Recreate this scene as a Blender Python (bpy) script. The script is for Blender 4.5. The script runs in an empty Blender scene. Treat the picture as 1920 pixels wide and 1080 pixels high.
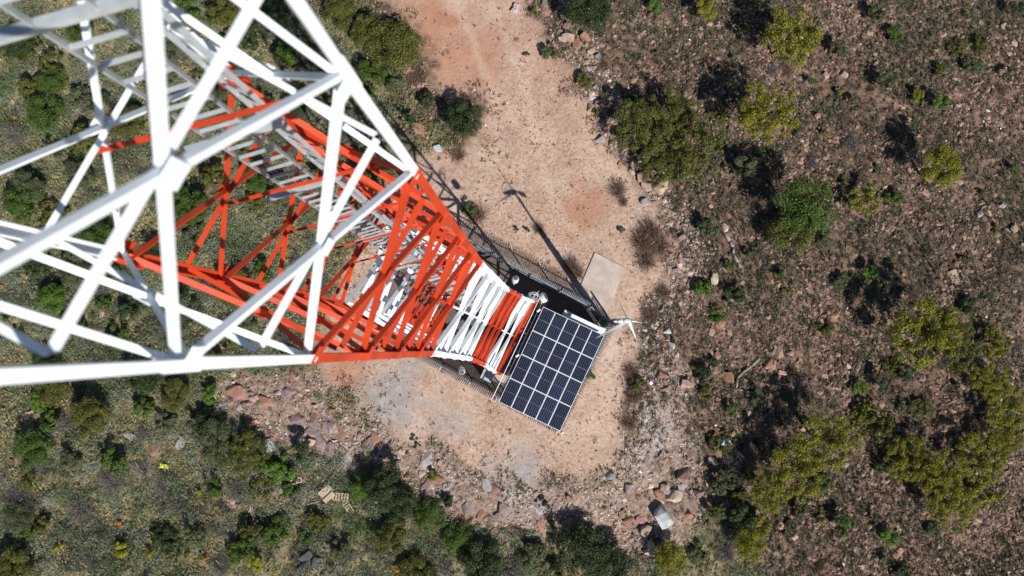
import bpy, bmesh, math, random
import numpy as np
from mathutils import Vector, Matrix, noise as mnoise
R = math.radians
random.seed(7); rng = np.random.default_rng(7)
sc = bpy.context.scene
col = sc.collection

# ------------------------------------------------------------------ camera, sky, sun, exposure
CH, TH, F = 55.0, 0.067, 1280.0
cam_d = bpy.data.cameras.new("camera"); cam = bpy.data.objects.new("camera", cam_d); col.objects.link(cam)
cam.location = (0, 0, CH); cam.rotation_euler = (TH, 0, 0)
cam_d.sensor_width = 36; cam_d.lens = 24; cam_d.clip_start = 0.05; cam_d.clip_end = 2000
cam_d.dof.use_dof = True; cam_d.dof.focus_distance = 48; cam_d.dof.aperture_fstop = 1.0
sc.camera = cam
SUN = Vector((0.416, -0.617, 0.669)).normalized()
elev = math.asin(SUN.z)
w = bpy.data.worlds.new("World"); sc.world = w; w.use_nodes = True
nt = w.node_tree; bg = nt.nodes['Background']
sky = nt.nodes.new('ShaderNodeTexSky'); sky.sky_type = 'NISHITA'; sky.sun_disc = False
sky.sun_elevation = elev; sky.sun_rotation = math.atan2(SUN.x, SUN.y)
sky.air_density = 1.0; sky.dust_density = 0.4; sky.altitude = 1500
nt.links.new(sky.outputs[0], bg.inputs[0]); bg.inputs[1].default_value = 0.064
sd = bpy.data.lights.new("sun", 'SUN'); so = bpy.data.objects.new("sun", sd); col.objects.link(so)
sd.energy = 4.9; sd.angle = R(0.5); sd.color = (1.0, 0.955, 0.89)
so.rotation_euler = SUN.to_track_quat('Z', 'Y').to_euler(); so.location = (30, -40, 90)
sc.view_settings.view_transform = 'Standard'; sc.view_settings.look = 'None'
sc.view_settings.exposure = 0.38; sc.view_settings.gamma = 1

# ------------------------------------------------------------------ helpers
def tag(o, label=None, cat=None, group=None, kind=None):
    if label: o['label'] = label
    if cat: o['category'] = cat
    if group: o['group'] = group
    if kind: o['kind'] = kind
    return o
def empty(name, loc=(0, 0, 0), rz=0, label=None, cat=None, group=None):
    o = bpy.data.objects.new(name, None); col.objects.link(o); o.location = loc; o.rotation_euler = (0, 0, rz)
    o.empty_display_size = .3
    return tag(o, label, cat, group)
class MB:
    def __init__(s): s.v = []; s.f = []; s.m = []
    def add(s, vs, fs, mi=0):
        n = len(s.v); s.v += [tuple(v) for v in vs]; s.f += [tuple(i + n for i in f) for f in fs]; s.m += [mi] * len(fs)
    def obox(s, c, ax, ay, az, mi=0):
        """box from centre and three half-extent vectors"""
        c = Vector(c); vs = []
        for sx in (-1, 1):
            for sy in (-1, 1):
                for sz in (-1, 1): vs.append(c + ax * sx + ay * sy + az * sz)
        s.add(vs, [(0, 1, 3, 2), (4, 6, 7, 5), (0, 4, 5, 1), (2, 3, 7, 6), (0, 2, 6, 4), (1, 5, 7, 3)], mi)
    def box(s, x0, x1, y0, y1, z0, z1, mi=0):
        s.obox(((x0 + x1) / 2, (y0 + y1) / 2, (z0 + z1) / 2), Vector(((x1 - x0) / 2, 0, 0)), Vector((0, (y1 - y0) / 2, 0)), Vector((0, 0, (z1 - z0) / 2)), mi)
    def bar(s, a, b, w, t, nrm, mi=0):
        """flat bar a->b, thickness t along nrm, width w across"""
        a = Vector(a); b = Vector(b); d = (b - a); L = d.length; d.normalize()
        n = Vector(nrm) - d * Vector(nrm).dot(d); n.normalize(); x = d.cross(n)
        s.obox((a + b) / 2, d * (L / 2), x * (w / 2), n * (t / 2), mi)
    def angle(s, a, b, w, t, nrm, side=1, mi=0):
        """L section: one flange in the plane whose normal is nrm, the other pointing along -nrm"""
        a = Vector(a); b = Vector(b); d = (b - a).normalized()
        n = Vector(nrm) - d * Vector(nrm).dot(d); n.normalize(); x = d.cross(n) * side
        s.bar(a, b, w, t, n, mi)
        o = x * (w / 2 - t / 2) - n * (w * .33 + t / 2)
        s.bar(a + o, b + o, w * .66, t, x, mi)
    def tube(s, a, b, r0, r1=None, n=8, mi=0, cap=True):
        if r1 is None: r1 = r0
        a = Vector(a); b = Vector(b); d = (b - a).normalized()
        u = d.orthogonal().normalized(); v = d.cross(u)
        vs = []
        for P, r in ((a, r0), (b, r1)):
            for i in range(n):
                t = 2 * math.pi * i / n; vs.append(P + (u * math.cos(t) + v * math.sin(t)) * r)
        fs = [(i, (i + 1) % n, n + (i + 1) % n, n + i) for i in range(n)]
        if cap: fs += [tuple(range(n))[::-1], tuple(range(n, 2 * n))]
        s.add(vs, fs, mi)
    def build(s, name, mats, parent=None, smooth=False):
        me = bpy.data.meshes.new(name); me.from_pydata(s.v, [], s.f)
        if not isinstance(mats, (list, tuple)): mats = [mats]
        for m in mats: me.materials.append(m)
        me.polygons.foreach_set('material_index', s.m)
        if smooth: me.polygons.foreach_set('use_smooth', [True] * len(s.f))
        me.update()
        o = bpy.data.objects.new(name, me); col.objects.link(o); o.parent = parent
        return o
def npmesh(name, V, Fc, mat=None, smooth=False):
    """V (n,3) float, Fc (m,k) int"""
    me = bpy.data.meshes.new(name); m, k = Fc.shape
    me.vertices.add(len(V)); me.vertices.foreach_set('co', np.ascontiguousarray(V, dtype=np.float32).ravel())
    me.loops.add(m * k); me.loops.foreach_set('vertex_index', np.ascontiguousarray(Fc, dtype=np.int32).ravel())
    me.polygons.add(m); me.polygons.foreach_set('loop_start', np.arange(0, m * k, k, dtype=np.int32))
    me.polygons.foreach_set('use_smooth', np.full(m, smooth))
    if mat: me.materials.append(mat)
    me.update(calc_edges=True); me.validate()
    return me
def smooth01(x): x = np.clip(x, 0, 1); return x * x * (3 - 2 * x)
def vnoise(x, y, sc_, seed=0):
    x = np.asarray(x, float) / sc_ + 1000.3 + seed * 17.13; y = np.asarray(y, float) / sc_ + 1000.7 + seed * 9.71
    xi = np.floor(x).astype(np.int64); yi = np.floor(y).astype(np.int64); fx = smooth01(x - xi); fy = smooth01(y - yi)
    def h(a, b):
        n = (a * 374761393 + b * 668265263 + seed * 1442695041) & 0x7fffffff
        n = ((n ^ (n >> 13)) * 1274126177) & 0x7fffffff
        return ((n ^ (n >> 16)) & 0xffff) / 65535.0
    return (h(xi, yi) * (1 - fx) + h(xi + 1, yi) * fx) * (1 - fy) + (h(xi, yi + 1) * (1 - fx) + h(xi + 1, yi + 1) * fx) * fy
def fbm(x, y, s0, o=4, seed=0):
    r = 0; a = .5; t = 0
    for i in range(o): r = r + a * vnoise(x, y, s0 / 2 ** i, seed + i); t += a; a *= .5
    return r / t
def at(px, py, z=0.0):
    """point of the place seen at pixel (px, py) of the 1920 x 1080 photograph, at height z"""
    c, s = math.cos(TH), math.sin(TH); x = (px - 960) / F; y = (540 - py) / F
    d = Vector((x, c * y + s, s * y - c)); t = (z - CH) / d.z
    return Vector((d.x * t, d.y * t, z))

# ------------------------------------------------------------------ materials
def mat(name, base=(.5, .5, .5), rough=.6, metal=0.0, var=0.0, vscale=3.0, bump=0.0, bscale=20.0, var2=None, spec=.5):
    m = bpy.data.materials.new(name); m.use_nodes = True; n = m.node_tree; b = n.nodes['Principled BSDF']
    b.inputs['Base Color'].default_value = (*base, 1); b.inputs['Roughness'].default_value = rough; b.inputs['Metallic'].default_value = metal
    b.inputs['Specular IOR Level'].default_value = spec
    tc = n.nodes.new('ShaderNodeTexCoord')
    if var or var2:
        t = n.nodes.new('ShaderNodeTexNoise'); t.inputs['Scale'].default_value = vscale; t.inputs['Detail'].default_value = 6
        n.links.new(tc.outputs['Object'], t.inputs['Vector'])
        r = n.nodes.new('ShaderNodeValToRGB'); r.color_ramp.elements[0].position = .32; r.color_ramp.elements[1].position = .68
        lo = var2 if var2 else tuple(c * (1 - var) for c in base); r.color_ramp.elements[0].color = (*lo, 1)
        r.color_ramp.elements[1].color = (*[min(1, c * (1 + var * .6)) for c in base], 1)
        n.links.new(t.outputs[0], r.inputs[0]); n.links.new(r.outputs[0], b.inputs['Base Color'])
    if bump:
        t2 = n.nodes.new('ShaderNodeTexNoise'); t2.inputs['Scale'].default_value = bscale; t2.inputs['Detail'].default_value = 5
        n.links.new(tc.outputs['Object'], t2.inputs['Vector'])
        bu = n.nodes.new('ShaderNodeBump'); bu.inputs['Strength'].default_value = bump; bu.inputs['Distance'].default_value = .05
        n.links.new(t2.outputs[0], bu.inputs['Height']); n.links.new(bu.outputs[0], b.inputs['Normal'])
    return m
def island_mat(name, cols, rough=.8, transl=0.0, patch=None, patch_scale=.25, bump=0.0):
    """each small separate piece takes its own colour from the list; patches of ground share a tendency"""
    m = bpy.data.materials.new(name); m.use_nodes = True; n = m.node_tree; b = n.nodes['Principled BSDF']; out = n.nodes['Material Output']
    b.inputs['Roughness'].default_value = rough; b.inputs['Specular IOR Level'].default_value = .25
    g = n.nodes.new('ShaderNodeNewGeometry'); r = n.nodes.new('ShaderNodeValToRGB'); r.color_ramp.interpolation = 'LINEAR'
    els = r.color_ramp.elements
    for i, c in enumerate(cols):
        p = i / (len(cols) - 1)
        e = els[0] if i == 0 else (els[1] if i == len(cols) - 1 else els.new(p))
        e.position = p; e.color = (*c, 1)
    src = g.outputs['Random Per Island']
    if patch is not None:
        tc = n.nodes.new('ShaderNodeTexCoord'); t = n.nodes.new('ShaderNodeTexNoise'); t.inputs['Scale'].default_value = patch_scale; t.inputs['Detail'].default_value = 3
        n.links.new(tc.outputs['Object'], t.inputs['Vector'])
        mr = n.nodes.new('ShaderNodeMapRange'); mr.inputs[1].default_value = .3; mr.inputs[2].default_value = .7
        n.links.new(t.outputs[0], mr.inputs[0])
        mx = n.nodes.new('ShaderNodeMix'); mx.inputs[0].default_value = patch
        n.links.new(src, mx.inputs[2]); n.links.new(mr.outputs[0], mx.inputs[3]); src = mx.outputs[0]
    n.links.new(src, r.inputs[0]); n.links.new(r.outputs[0], b.inputs['Base Color'])
    if bump:
        tc = n.nodes.new('ShaderNodeTexCoord'); t2 = n.nodes.new('ShaderNodeTexNoise'); t2.inputs['Scale'].default_value = 12; n.links.new(tc.outputs['Object'], t2.inputs['Vector'])
        bu = n.nodes.new('ShaderNodeBump'); bu.inputs['Strength'].default_value = bump; bu.inputs['Distance'].default_value = .05
        n.links.new(t2.outputs[0], bu.inputs['Height']); n.links.new(bu.outputs[0], b.inputs['Normal'])
    if transl:
        tr = n.nodes.new('ShaderNodeBsdfTranslucent'); n.links.new(r.outputs[0], tr.inputs[0])
        mxs = n.nodes.new('ShaderNodeMixShader'); mxs.inputs[0].default_value = transl
        n.links.new(b.outputs[0], mxs.inputs[1]); n.links.new(tr.outputs[0], mxs.inputs[2]); n.links.new(mxs.outputs[0], out.inputs[0])
    return m
M = {}
M['red'] = mat('orange_red_paint', (.54, .046, .009), .5, var=.28, vscale=1.1)
M['white'] = mat('white_paint', (.80, .85, .90), .5, var=.14, vscale=1.3)
M['galv'] = mat('galvanised_steel', (.50, .54, .56), .45, .35, var=.15, vscale=8)
M['pale'] = mat('fence_steel', (.20, .22, .25), .5, .3, var=.2, vscale=5)
M['tip'] = mat('fence_tip_steel', (.33, .35, .37), .5, .3, var=.3, vscale=5)
M['dark'] = mat('dark_steel', (.07, .08, .095), .45, .3)
M['black'] = mat('black_cable', (.02, .02, .022), .6)
M['conc'] = mat('concrete', (.46, .385, .335), .9, var=.2, vscale=1.0, bump=.25, bscale=30)
M['shelter'] = mat('shelter_panel', (.60, .62, .66), .5, var=.08, vscale=1)
M['lamp'] = mat('lamp_housing', (.52, .53, .52), .35)
M['glass'] = mat('lamp_glass', (.12, .10, .10), .12)
M['timber'] = mat('raw_timber', (.48, .38, .25), .8, var=.2, vscale=6)
M['card'] = mat('plywood', (.40, .31, .21), .8, var=.12, vscale=3)
M['yellowcloth'] = mat('yellow_cloth', (.62, .60, .08), .8)
M['plastic'] = mat('pale_plastic', (.45, .60, .66), .4, var=.3, vscale=9)
M['deadwood'] = mat('dead_wood', (.25, .22, .19), .9, var=.3, vscale=7, bump=.4, bscale=25)
M['trunk'] = mat('bark', (.15, .12, .09), .9, var=.3, vscale=5)
ROCKC = {'tan': (.40, .29, .21), 'brown': (.22, .14, .11), 'red': (.28, .145, .105), 'orange': (.34, .185, .12), 'cream': (.52, .42, .32), 'white': (.44, .46, .47),
         'grey': (.30, .27, .26), 'mauve': (.24, .175, .165), 'pink': (.38, .25, .205), 'blue': (.24, .25, .255), 'dark': (.07, .065, .065)}
for k, c in ROCKC.items(): M['rock_' + k] = mat('stone_' + k, c, .92, var=.28, vscale=2.2, bump=.6, bscale=6)
def leafcols(c, k=.45): return [tuple(x * (1 - k) for x in c), c, tuple(min(1, x * (1 + k)) for x in c), tuple(min(1, v) for v in (c[0] * 1.5 + .02, c[1] * 1.25, c[2] * 1.1))]
LEAFC = {'dark': (.034, .074, .028), 'bright': (.085, .20, .030), 'yellow': (.185, .215, .026), 'grey': (.085, .125, .065), 'olive': (.095, .125, .030), 'mid': (.060, .130, .026), 'flower': (.27, .32, .03), 'amber': (.48, .27, .03)}
for k, c in LEAFC.items(): M['leaf_' + k] = island_mat('foliage_' + k, leafcols(c), .6, .28)
M['twig_brown'] = island_mat('twigs_brown', [(.08, .05, .035), (.17, .10, .07), (.26, .17, .12)], .9)
M['twig_grey'] = island_mat('twigs_grey', [(.07, .06, .055), (.15, .13, .12), (.26, .23, .21)], .9)

# solar glass: cells 0.16 m with pale gaps, object coordinates in metres
def solar_mat():
    m = bpy.data.materials.new('solar_cells'); m.use_nodes = True; n = m.node_tree; b = n.nodes['Principled BSDF']
    tc = n.nodes.new('ShaderNodeTexCoord'); sp = n.nodes.new('ShaderNodeSeparateXYZ'); n.links.new(tc.outputs['Object'], sp.inputs[0])
    def mth(op, a, bb=None):
        k = n.nodes.new('ShaderNodeMath'); k.operation = op
        for i, v in enumerate((a, bb)):
            if v is None: continue
            if isinstance(v, (int, float)): k.inputs[i].default_value = v
            else: n.links.new(v, k.inputs[i])
        return k.outputs[0]
    lx = mth('LESS_THAN', mth('FRACT', mth('DIVIDE', sp.outputs[0], .158)), .10)
    ly = mth('LESS_THAN', mth('FRACT', mth('DIVIDE', sp.outputs[1], .080)), .07)
    line = mth('MAXIMUM', lx, mth('MULTIPLY', ly, .35))
    mx = n.nodes.new('ShaderNodeMix'); mx.data_type = 'RGBA'; n.links.new(line, mx.inputs[0])
    mx.inputs[6].default_value = (.006, .010, .028, 1); mx.inputs[7].default_value = (.12, .14, .21, 1)
    oi = n.nodes.new('ShaderNodeObjectInfo'); hv = n.nodes.new('ShaderNodeMapRange'); hv.inputs[3].default_value = .85; hv.inputs[4].default_value = 1.25; n.links.new(oi.outputs['Random'], hv.inputs[0])
    tn = n.nodes.new('ShaderNodeTexNoise'); tn.inputs['Scale'].default_value = 2.5; n.links.new(tc.outputs['Object'], tn.inputs['Vector'])
    dm = n.nodes.new('ShaderNodeMix'); dm.data_type = 'RGBA'; n.links.new(mth('MULTIPLY', tn.outputs[0], .05), dm.inputs[0]); dm.inputs[7].default_value = (.25, .2, .16, 1)
    vm = n.nodes.new('ShaderNodeMix'); vm.data_type = 'RGBA'; vm.blend_type = 'MULTIPLY'; vm.inputs[0].default_value = 1; n.links.new(mx.outputs[2], vm.inputs[6]); n.links.new(hv.outputs[0], vm.inputs[7]); n.links.new(vm.outputs[2], dm.inputs[6])
    n.links.new(dm.outputs[2], b.inputs['Base Color']); b.inputs['Roughness'].default_value = .22; b.inputs['Specular IOR Level'].default_value = .3; b.inputs['Coat Weight'].default_value = .0
    return m
M['solar'] = solar_mat()

# ------------------------------------------------------------------ terrain
PADPX = [(640, -260), (690, -90), (735, 0), (795, 65), (828, 150), (900, 200), (905, 250), (850, 268), (800, 285), (765, 330), (700, 400), (655, 470), (625, 560), (600, 650), (600, 700), (660, 745),
         (700, 790), (770, 815), (830, 855), (900, 890), (985, 905), (1080, 900), (1150, 872), (1180, 825), (1178, 745), (1195, 680), (1197, 620), (1225, 575), (1248, 530), (1262, 470), (1245, 420), (1205, 380),
         (1190, 330), (1140, 290), (1115, 210), (1080, 120), (1020, 60), (985, 10), (940, -90), (900, -260)]
PAD = np.array([at(*p)[:2] for p in PADPX])
def psd(x, y, poly):
    x = np.asarray(x, float); y = np.asarray(y, float); d = np.full(x.shape, 1e18); ins = np.zeros(x.shape, bool); n = len(poly)
    for i in range(n):
        ax, ay = poly[i]; bx, by = poly[(i + 1) % n]; ex, ey = bx - ax, by - ay
        t = np.clip(((x - ax) * ex + (y - ay) * ey) / (ex * ex + ey * ey), 0, 1)
        d = np.minimum(d, (x - ax - t * ex) ** 2 + (y - ay - t * ey) ** 2)
        c = (ay > y) != (by > y)
        with np.errstate(divide='ignore', invalid='ignore'): ins ^= c & (x < (bx - ax) * (y - ay) / (by - ay if by != ay else 1e-9) + ax)
    return np.where(ins, -1, 1) * np.sqrt(d)
ROCKPX = [(560, 700), (620, 760), (700, 800), (780, 850), (880, 900), (1000, 915), (1120, 905), (1180, 860), (1195, 760), (1215, 690), (1260, 650), (1300, 700), (1290, 800), (1340, 860), (1330, 960), (1290, 1050), (1180, 1060),
          (1130, 1000), (1000, 1000), (860, 985), (780, 900), (700, 880), (600, 850), (520, 840), (430, 780), (370, 730), (450, 690)]
ROCK = np.array([at(*p)[:2] for p in ROCKPX])
def padd(x, y):
    return psd(x, y, PAD) + (fbm(x, y, 3.2, 4, 3) - .5) * 3.4 + (fbm(x, y, .7, 3, 5) - .5) * 1.5
def leftness(x, y):
    # 1 on the green slope (left and bottom), 0 on the dry brown slope (right)
    return smooth01((-(x - 9) * .80 - (y + 4) * .60 + 2.0 * (fbm(x, y, 4, 2, 9) - .5) * 2) / 5 + .5)
def ground_z(x, y):
    x = np.asarray(x, float); y = np.asarray(y, float)
    d = psd(x, y, PAD); o = smooth01(d / 7.0)
    z = -1.0 * o + o * (fbm(x, y, 6, 4, 11) - .5) * 1.5 + (fbm(x, y, 1.3, 3, 12) - .5) * (.05 + .30 * smooth01(d / 2.0 + .2))
    r2 = np.sqrt(x * x + y * y); z = z - .10 * np.maximum(d - 6, 0) * smooth01(d / 20) - .0016 * np.maximum(r2 - 35, 0) ** 2 * smooth01((r2 - 35) / 30)
    flat = smooth01((10.5 - np.hypot(x + .8, y - .3)) / 2.5)
    return z * (1 - flat)
def gz(x, y): return float(ground_z(np.array([x]), np.array([y]))[0])
def on(px, py):
    z = 0
    for _ in range(4):
        p = at(px, py, z); z = gz(p.x, p.y)
    return Vector((p.x, p.y, z))
def axis(lo, hi, st, far):
    a = list(np.arange(lo, hi, st)); s = st; v = hi
    while v < far: a.append(v); s *= 1.12; v += s
    s = st; v = lo - st; b = []
    while v > -far: b.append(v); s *= 1.12; v -= s
    return np.array(b[::-1] + a)
xs = axis(-44, 44, .2, 260); ys = axis(-23, 30, .2, 260)
X, Y = np.meshgrid(xs, ys); Z = ground_z(X.ravel(), Y.ravel()).reshape(X.shape)
V = np.stack([X.ravel(), Y.ravel(), Z.ravel()], 1); nx = len(xs); ny = len(ys)
I = (np.arange(ny - 1)[:, None] * nx + np.arange(nx - 1)[None, :]).ravel()
Q = np.stack([I, I + 1, I + nx + 1, I + nx], 1)
pd = padd(V[:, 0], V[:, 1]); pw = smooth01(.5 - pd / 1.3)
rk = psd(V[:, 0], V[:, 1], ROCK) + (fbm(V[:, 0], V[:, 1], 3, 3, 21) - .5) * 3
ring = smooth01(1 - np.abs(pd - .8) / 1.6) * np.clip(smooth01((V[:, 0] - 3) / 2) + smooth01((-V[:, 1] - 2) / 2), 0, 1)
rk = np.where((V[:, 1] < -3) & (pd < 4.5), np.minimum(rk, pd - 3.5), rk)
rw = np.maximum(smooth01(.5 - rk / 1.2), ring * .8) * (1 - pw)
lw = leftness(V[:, 0], V[:, 1])
def blob(px, py, r, sd=31):
    c = at(px, py); d = np.hypot(V[:, 0] - c.x, V[:, 1] - c.y) / (r / 23.3)
    return smooth01(1.25 - d + (fbm(V[:, 0], V[:, 1], 1.5, 3, sd) - .5) * 1.2)
greyw = np.clip(blob(745, 740, 70) + .7 * blob(830, 790, 50) * 0.8 + .6 * blob(960, 885, 60) + .6 * blob(1000, 925, 60) + .9 * blob(1215, 700, 26) + .9 * blob(1222, 770, 34) + .8 * blob(1195, 850, 40) + .7 * blob(1245, 830, 30), 0, 1)
redw = np.clip(.25 * smooth01((V[:, 1] - 12) / 12) + blob(870, 110, 90) * .6 + blob(1085, 395, 60) * .9 + blob(650, 705, 45) + .6 * blob(800, 40, 70) + .8 * blob(700, 800, 40), 0, 1)
def track(pts, wd):
    P = [at(*p) for p in pts]; d = np.full(len(V), 1e9)
    for a, b in zip(P, P[1:]):
        e_ = b - a; t = np.clip(((V[:, 0] - a.x) * e_.x + (V[:, 1] - a.y) * e_.y) / (e_.x ** 2 + e_.y ** 2), 0, 1)
        d = np.minimum(d, np.hypot(V[:, 0] - a.x - t * e_.x, V[:, 1] - a.y - t * e_.y))
    return smooth01(1.3 - (d + (fbm(V[:, 0], V[:, 1], 1.2, 3, 44) - .5) * .7) / wd)
rut = np.clip(track([(830, -60), (880, 60), (925, 180), (940, 280), (900, 350), (850, 400)], .45) + track([(890, -60), (945, 60), (990, 180), (1010, 280), (1040, 380), (1090, 450)], .45)
    + .8 * track([(960, 200), (985, 300), (975, 350)], .35) + .7 * track([(1150, 620), (1150, 720), (1110, 800), (1020, 840), (900, 810), (800, 740)], .5) + .6 * track([(1175, 620), (1175, 740), (1130, 830), (1030, 870)], .4), 0, 1)
gm = bpy.data.materials.new('earth'); gm.use_nodes = True
def ground_mat():
    n = gm.node_tree; b = n.nodes['Principled BSDF']; L = n.links.new; b.inputs['Roughness'].default_value = .95; b.inputs['Specular IOR Level'].default_value = .15
    tc = n.nodes.new('ShaderNodeTexCoord')
    a1 = n.nodes.new('ShaderNodeAttribute'); a1.attribute_name = 'zone'; s1 = n.nodes.new('ShaderNodeSeparateColor'); L(a1.outputs['Color'], s1.inputs[0])
    a2 = n.nodes.new('ShaderNodeAttribute'); a2.attribute_name = 'stain'; s2 = n.nodes.new('ShaderNodeSeparateColor'); L(a2.outputs['Color'], s2.inputs[0])
    def noise(scale, det=5, rough=.6):
        t = n.nodes.new('ShaderNodeTexNoise'); t.inputs['Scale'].default_value = scale; t.inputs['Detail'].default_value = det; t.inputs['Roughness'].default_value = rough
        L(tc.outputs['Object'], t.inputs['Vector']); return t.outputs[0]
    def ramp(src, *st):
        r = n.nodes.new('ShaderNodeValToRGB'); e = r.color_ramp.elements
        for i, (p, c) in enumerate(st):
            k = e[0] if i == 0 else (e[1] if i == len(st) - 1 else e.new(p)); k.position = p; k.color = (*c, 1)
        L(src, r.inputs[0]); return r.outputs[0]
    def mix(f, a, c, blend='MIX'):
        m = n.nodes.new('ShaderNodeMix'); m.data_type = 'RGBA'; m.blend_type = blend
        if isinstance(f, float): m.inputs[0].default_value = f
        else: L(f, m.inputs[0])
        for s_, v in ((6, a), (7, c)):
            if isinstance(v, tuple): m.inputs[s_].default_value = (*v, 1)
            else: L(v, m.inputs[s_])
        return m.outputs[2]
    def voro(scale):
        v = n.nodes.new('ShaderNodeTexVoronoi'); v.inputs['Scale'].default_value = scale; L(tc.outputs['Object'], v.inputs['Vector']); return v
    pad = ramp(noise(.35, 7), (.38, (.32, .195, .14)), (.5, (.45, .30, .222)), (.63, (.55, .405, .315)))
    pad = mix(.5, pad, ramp(noise(3.5, 6, .7), (.36, (.24, .155, .115)), (.5, (.42, .295, .22)), (.64, (.60, .47, .38))))
    pad = mix(s2.outputs[1], pad, ramp(noise(.9, 6), (.3, (.34, .15, .09)), (.7, (.44, .25, .175))))
    pad = mix(s2.outputs[0], pad, ramp(noise(1.6, 6), (.3, (.25, .215, .20)), (.7, (.40, .365, .35))))
    rt = n.nodes.new('ShaderNodeMath'); rt.operation = 'MULTIPLY'; L(s2.outputs[2], rt.inputs[0]); rt.inputs[1].default_value = .38
    pad = mix(rt.outputs[0], pad, ramp(noise(2.2, 7, .7), (.35, (.46, .34, .265)), (.65, (.62, .49, .40))))
    rub = ramp(noise(2.5, 8, .75), (.34, (.09, .058, .045)), (.5, (.24, .155, .12)), (.66, (.40, .29, .235)))
    rub = mix(s2.outputs[0], rub, ramp(noise(5, 6, .7), (.35, (.24, .21, .20)), (.65, (.46, .42, .39))))
    dry = ramp(noise(1.7, 8, .75), (.40, (.022, .017, .012)), (.5, (.085, .060, .043)), (.62, (.24, .16, .12)))
    grn = ramp(noise(1.2, 8, .75), (.36, (.055, .062, .026)), (.5, (.14, .135, .065)), (.66, (.33, .26, .17)))
    dry = mix(.55, dry, ramp(noise(.28, 5), (.42, (.5, .5, .48)), (.58, (1.15, 1.1, 1.05))), 'MULTIPLY')
    c = mix(s1.outputs[2], dry, grn); c = mix(s1.outputs[1], c, rub); c = mix(s1.outputs[0], c, pad)
    vo = voro(5.0); L2 = ramp(vo.outputs['Distance'], (.0, (.8, .8, .8)), (.5, (1, 1, 1))); c = mix(.35, c, L2, 'MULTIPLY')
    L(c, b.inputs['Base Color'])
    bu = n.nodes.new('ShaderNodeBump'); bu.inputs['Strength'].default_value = .55; bu.inputs['Distance'].default_value = .10
    m = n.nodes.new('ShaderNodeMath'); m.operation = 'MULTIPLY_ADD'; L(noise(1.6, 10, .74), m.inputs[0]); m.inputs[1].default_value = 1.6; vm = n.nodes.new('ShaderNodeMath'); vm.operation = 'MULTIPLY'; L(noise(14, 3, .6), vm.inputs[0]); vm.inputs[1].default_value = .25; L(vm.outputs[0], m.inputs[2])
    L(m.outputs[0], bu.inputs['Height']); L(bu.outputs[0], b.inputs['Normal'])
ground_mat()
fc = pw[Q].mean(1) > .5
# the bare track and pad keep their own sheet; the edges of both sheets are the same vertices
for name, sel in (('ground', ~fc), ('dirt_track', fc)):
    q = Q[sel]; used, inv = np.unique(q, return_inverse=True); q = inv.reshape(q.shape)
    me = npmesh(name, V[used], q, gm, True)
    for an, chans in (('zone', (pw, rw, lw)), ('stain', (greyw, redw, rut))):
        ca = me.color_attributes.new(an, 'FLOAT_COLOR', 'POINT'); arr = np.ones((len(used), 4), np.float32)
        for i, c in enumerate(chans): arr[:, i] = c[used]
        ca.data.foreach_set('color', arr.ravel())
    o = bpy.data.objects.new(name, me); col.objects.link(o)
    tag(o, {'ground': 'rough bush slope of dark soil and stones around the cleared pad', 'dirt_track': 'pinkish bare dirt track widening into the cleared pad around the fence'}[name], {'ground': 'ground', 'dirt_track': 'track'}[name], kind='structure')

# ------------------------------------------------------------------ the lattice tower
TC = Vector((-2.2532, 1.1173, 0)); TA = -0.49327
TU = Vector((math.cos(TA), math.sin(TA), 0)); TV = Vector((-TU.y, TU.x, 0))
ZW = [(0, 6.57), (9.34, 5.518), (19.6, 4.106), (28.52, 3.174), (39.75, 2.377), (48.67, 2.0386), (51.1, 1.9486), (68, 1.55)]
def tw(z):
    for (a, wa), (b, wb) in zip(ZW, ZW[1:]):
        if z <= b: return wa + (wb - wa) * (z - a) / (b - a)
    return ZW[-1][1]
def corner(k, z, ins=0):
    su, sv = {'A': (1, 1), 'B': (1, -1), 'C': (-1, -1), 'D': (-1, 1)}[k]; h = tw(z) / 2 - ins
    p = TC + TU * su * h + TV * sv * h; return Vector((p.x, p.y, z))
FACES = [('A', 'B', TU), ('B', 'C', -TV), ('C', 'D', -TU), ('D', 'A', TV)]
BANDS = [0.0, 9.34, 19.6, 28.52, 39.75, 48.67, 58.4, 68]
def zmat(z):
    i = max(j for j in range(7) if BANDS[j] <= z + 1e-6); return i % 2     # 0 red, 1 white
PM = [M['red'], M['white']]
levels = []
for (a, b, n) in ((0, 9.34, 2), (9.34, 19.6, 2), (19.6, 28.52, 3), (28.52, 39.75, 4), (39.75, 48.67, 4), (48.67, 58.4, 4), (58.4, 62.0, 2)):
    for i in range(n): levels.append(a + (b - a) * i / n)
levels = [z for z in levels if z < 51.2] + [53.25, 55.4, 57.6, 59.8, 62.0]
tower = empty('lattice_tower', TC, 0, 'tall four-legged lattice tower painted in orange-red and white bands', 'tower')
def loc(o):                                        # keep world placing under an offset parent
    o.parent = tower; o.matrix_parent_inverse = Matrix.Translation(-TC); return o
def wleg(z): return float(np.interp(55 - z, [0, 2.5, 4.2, 9, 20, 55], [.050, .056, .068, .10, .15, .22]))
def wdiag(z): return float(np.interp(55 - z, [0, 2.5, 5, 7.5, 15, 21, 50], [.041, .043, .060, .074, .112, .155, .18]))
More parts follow.
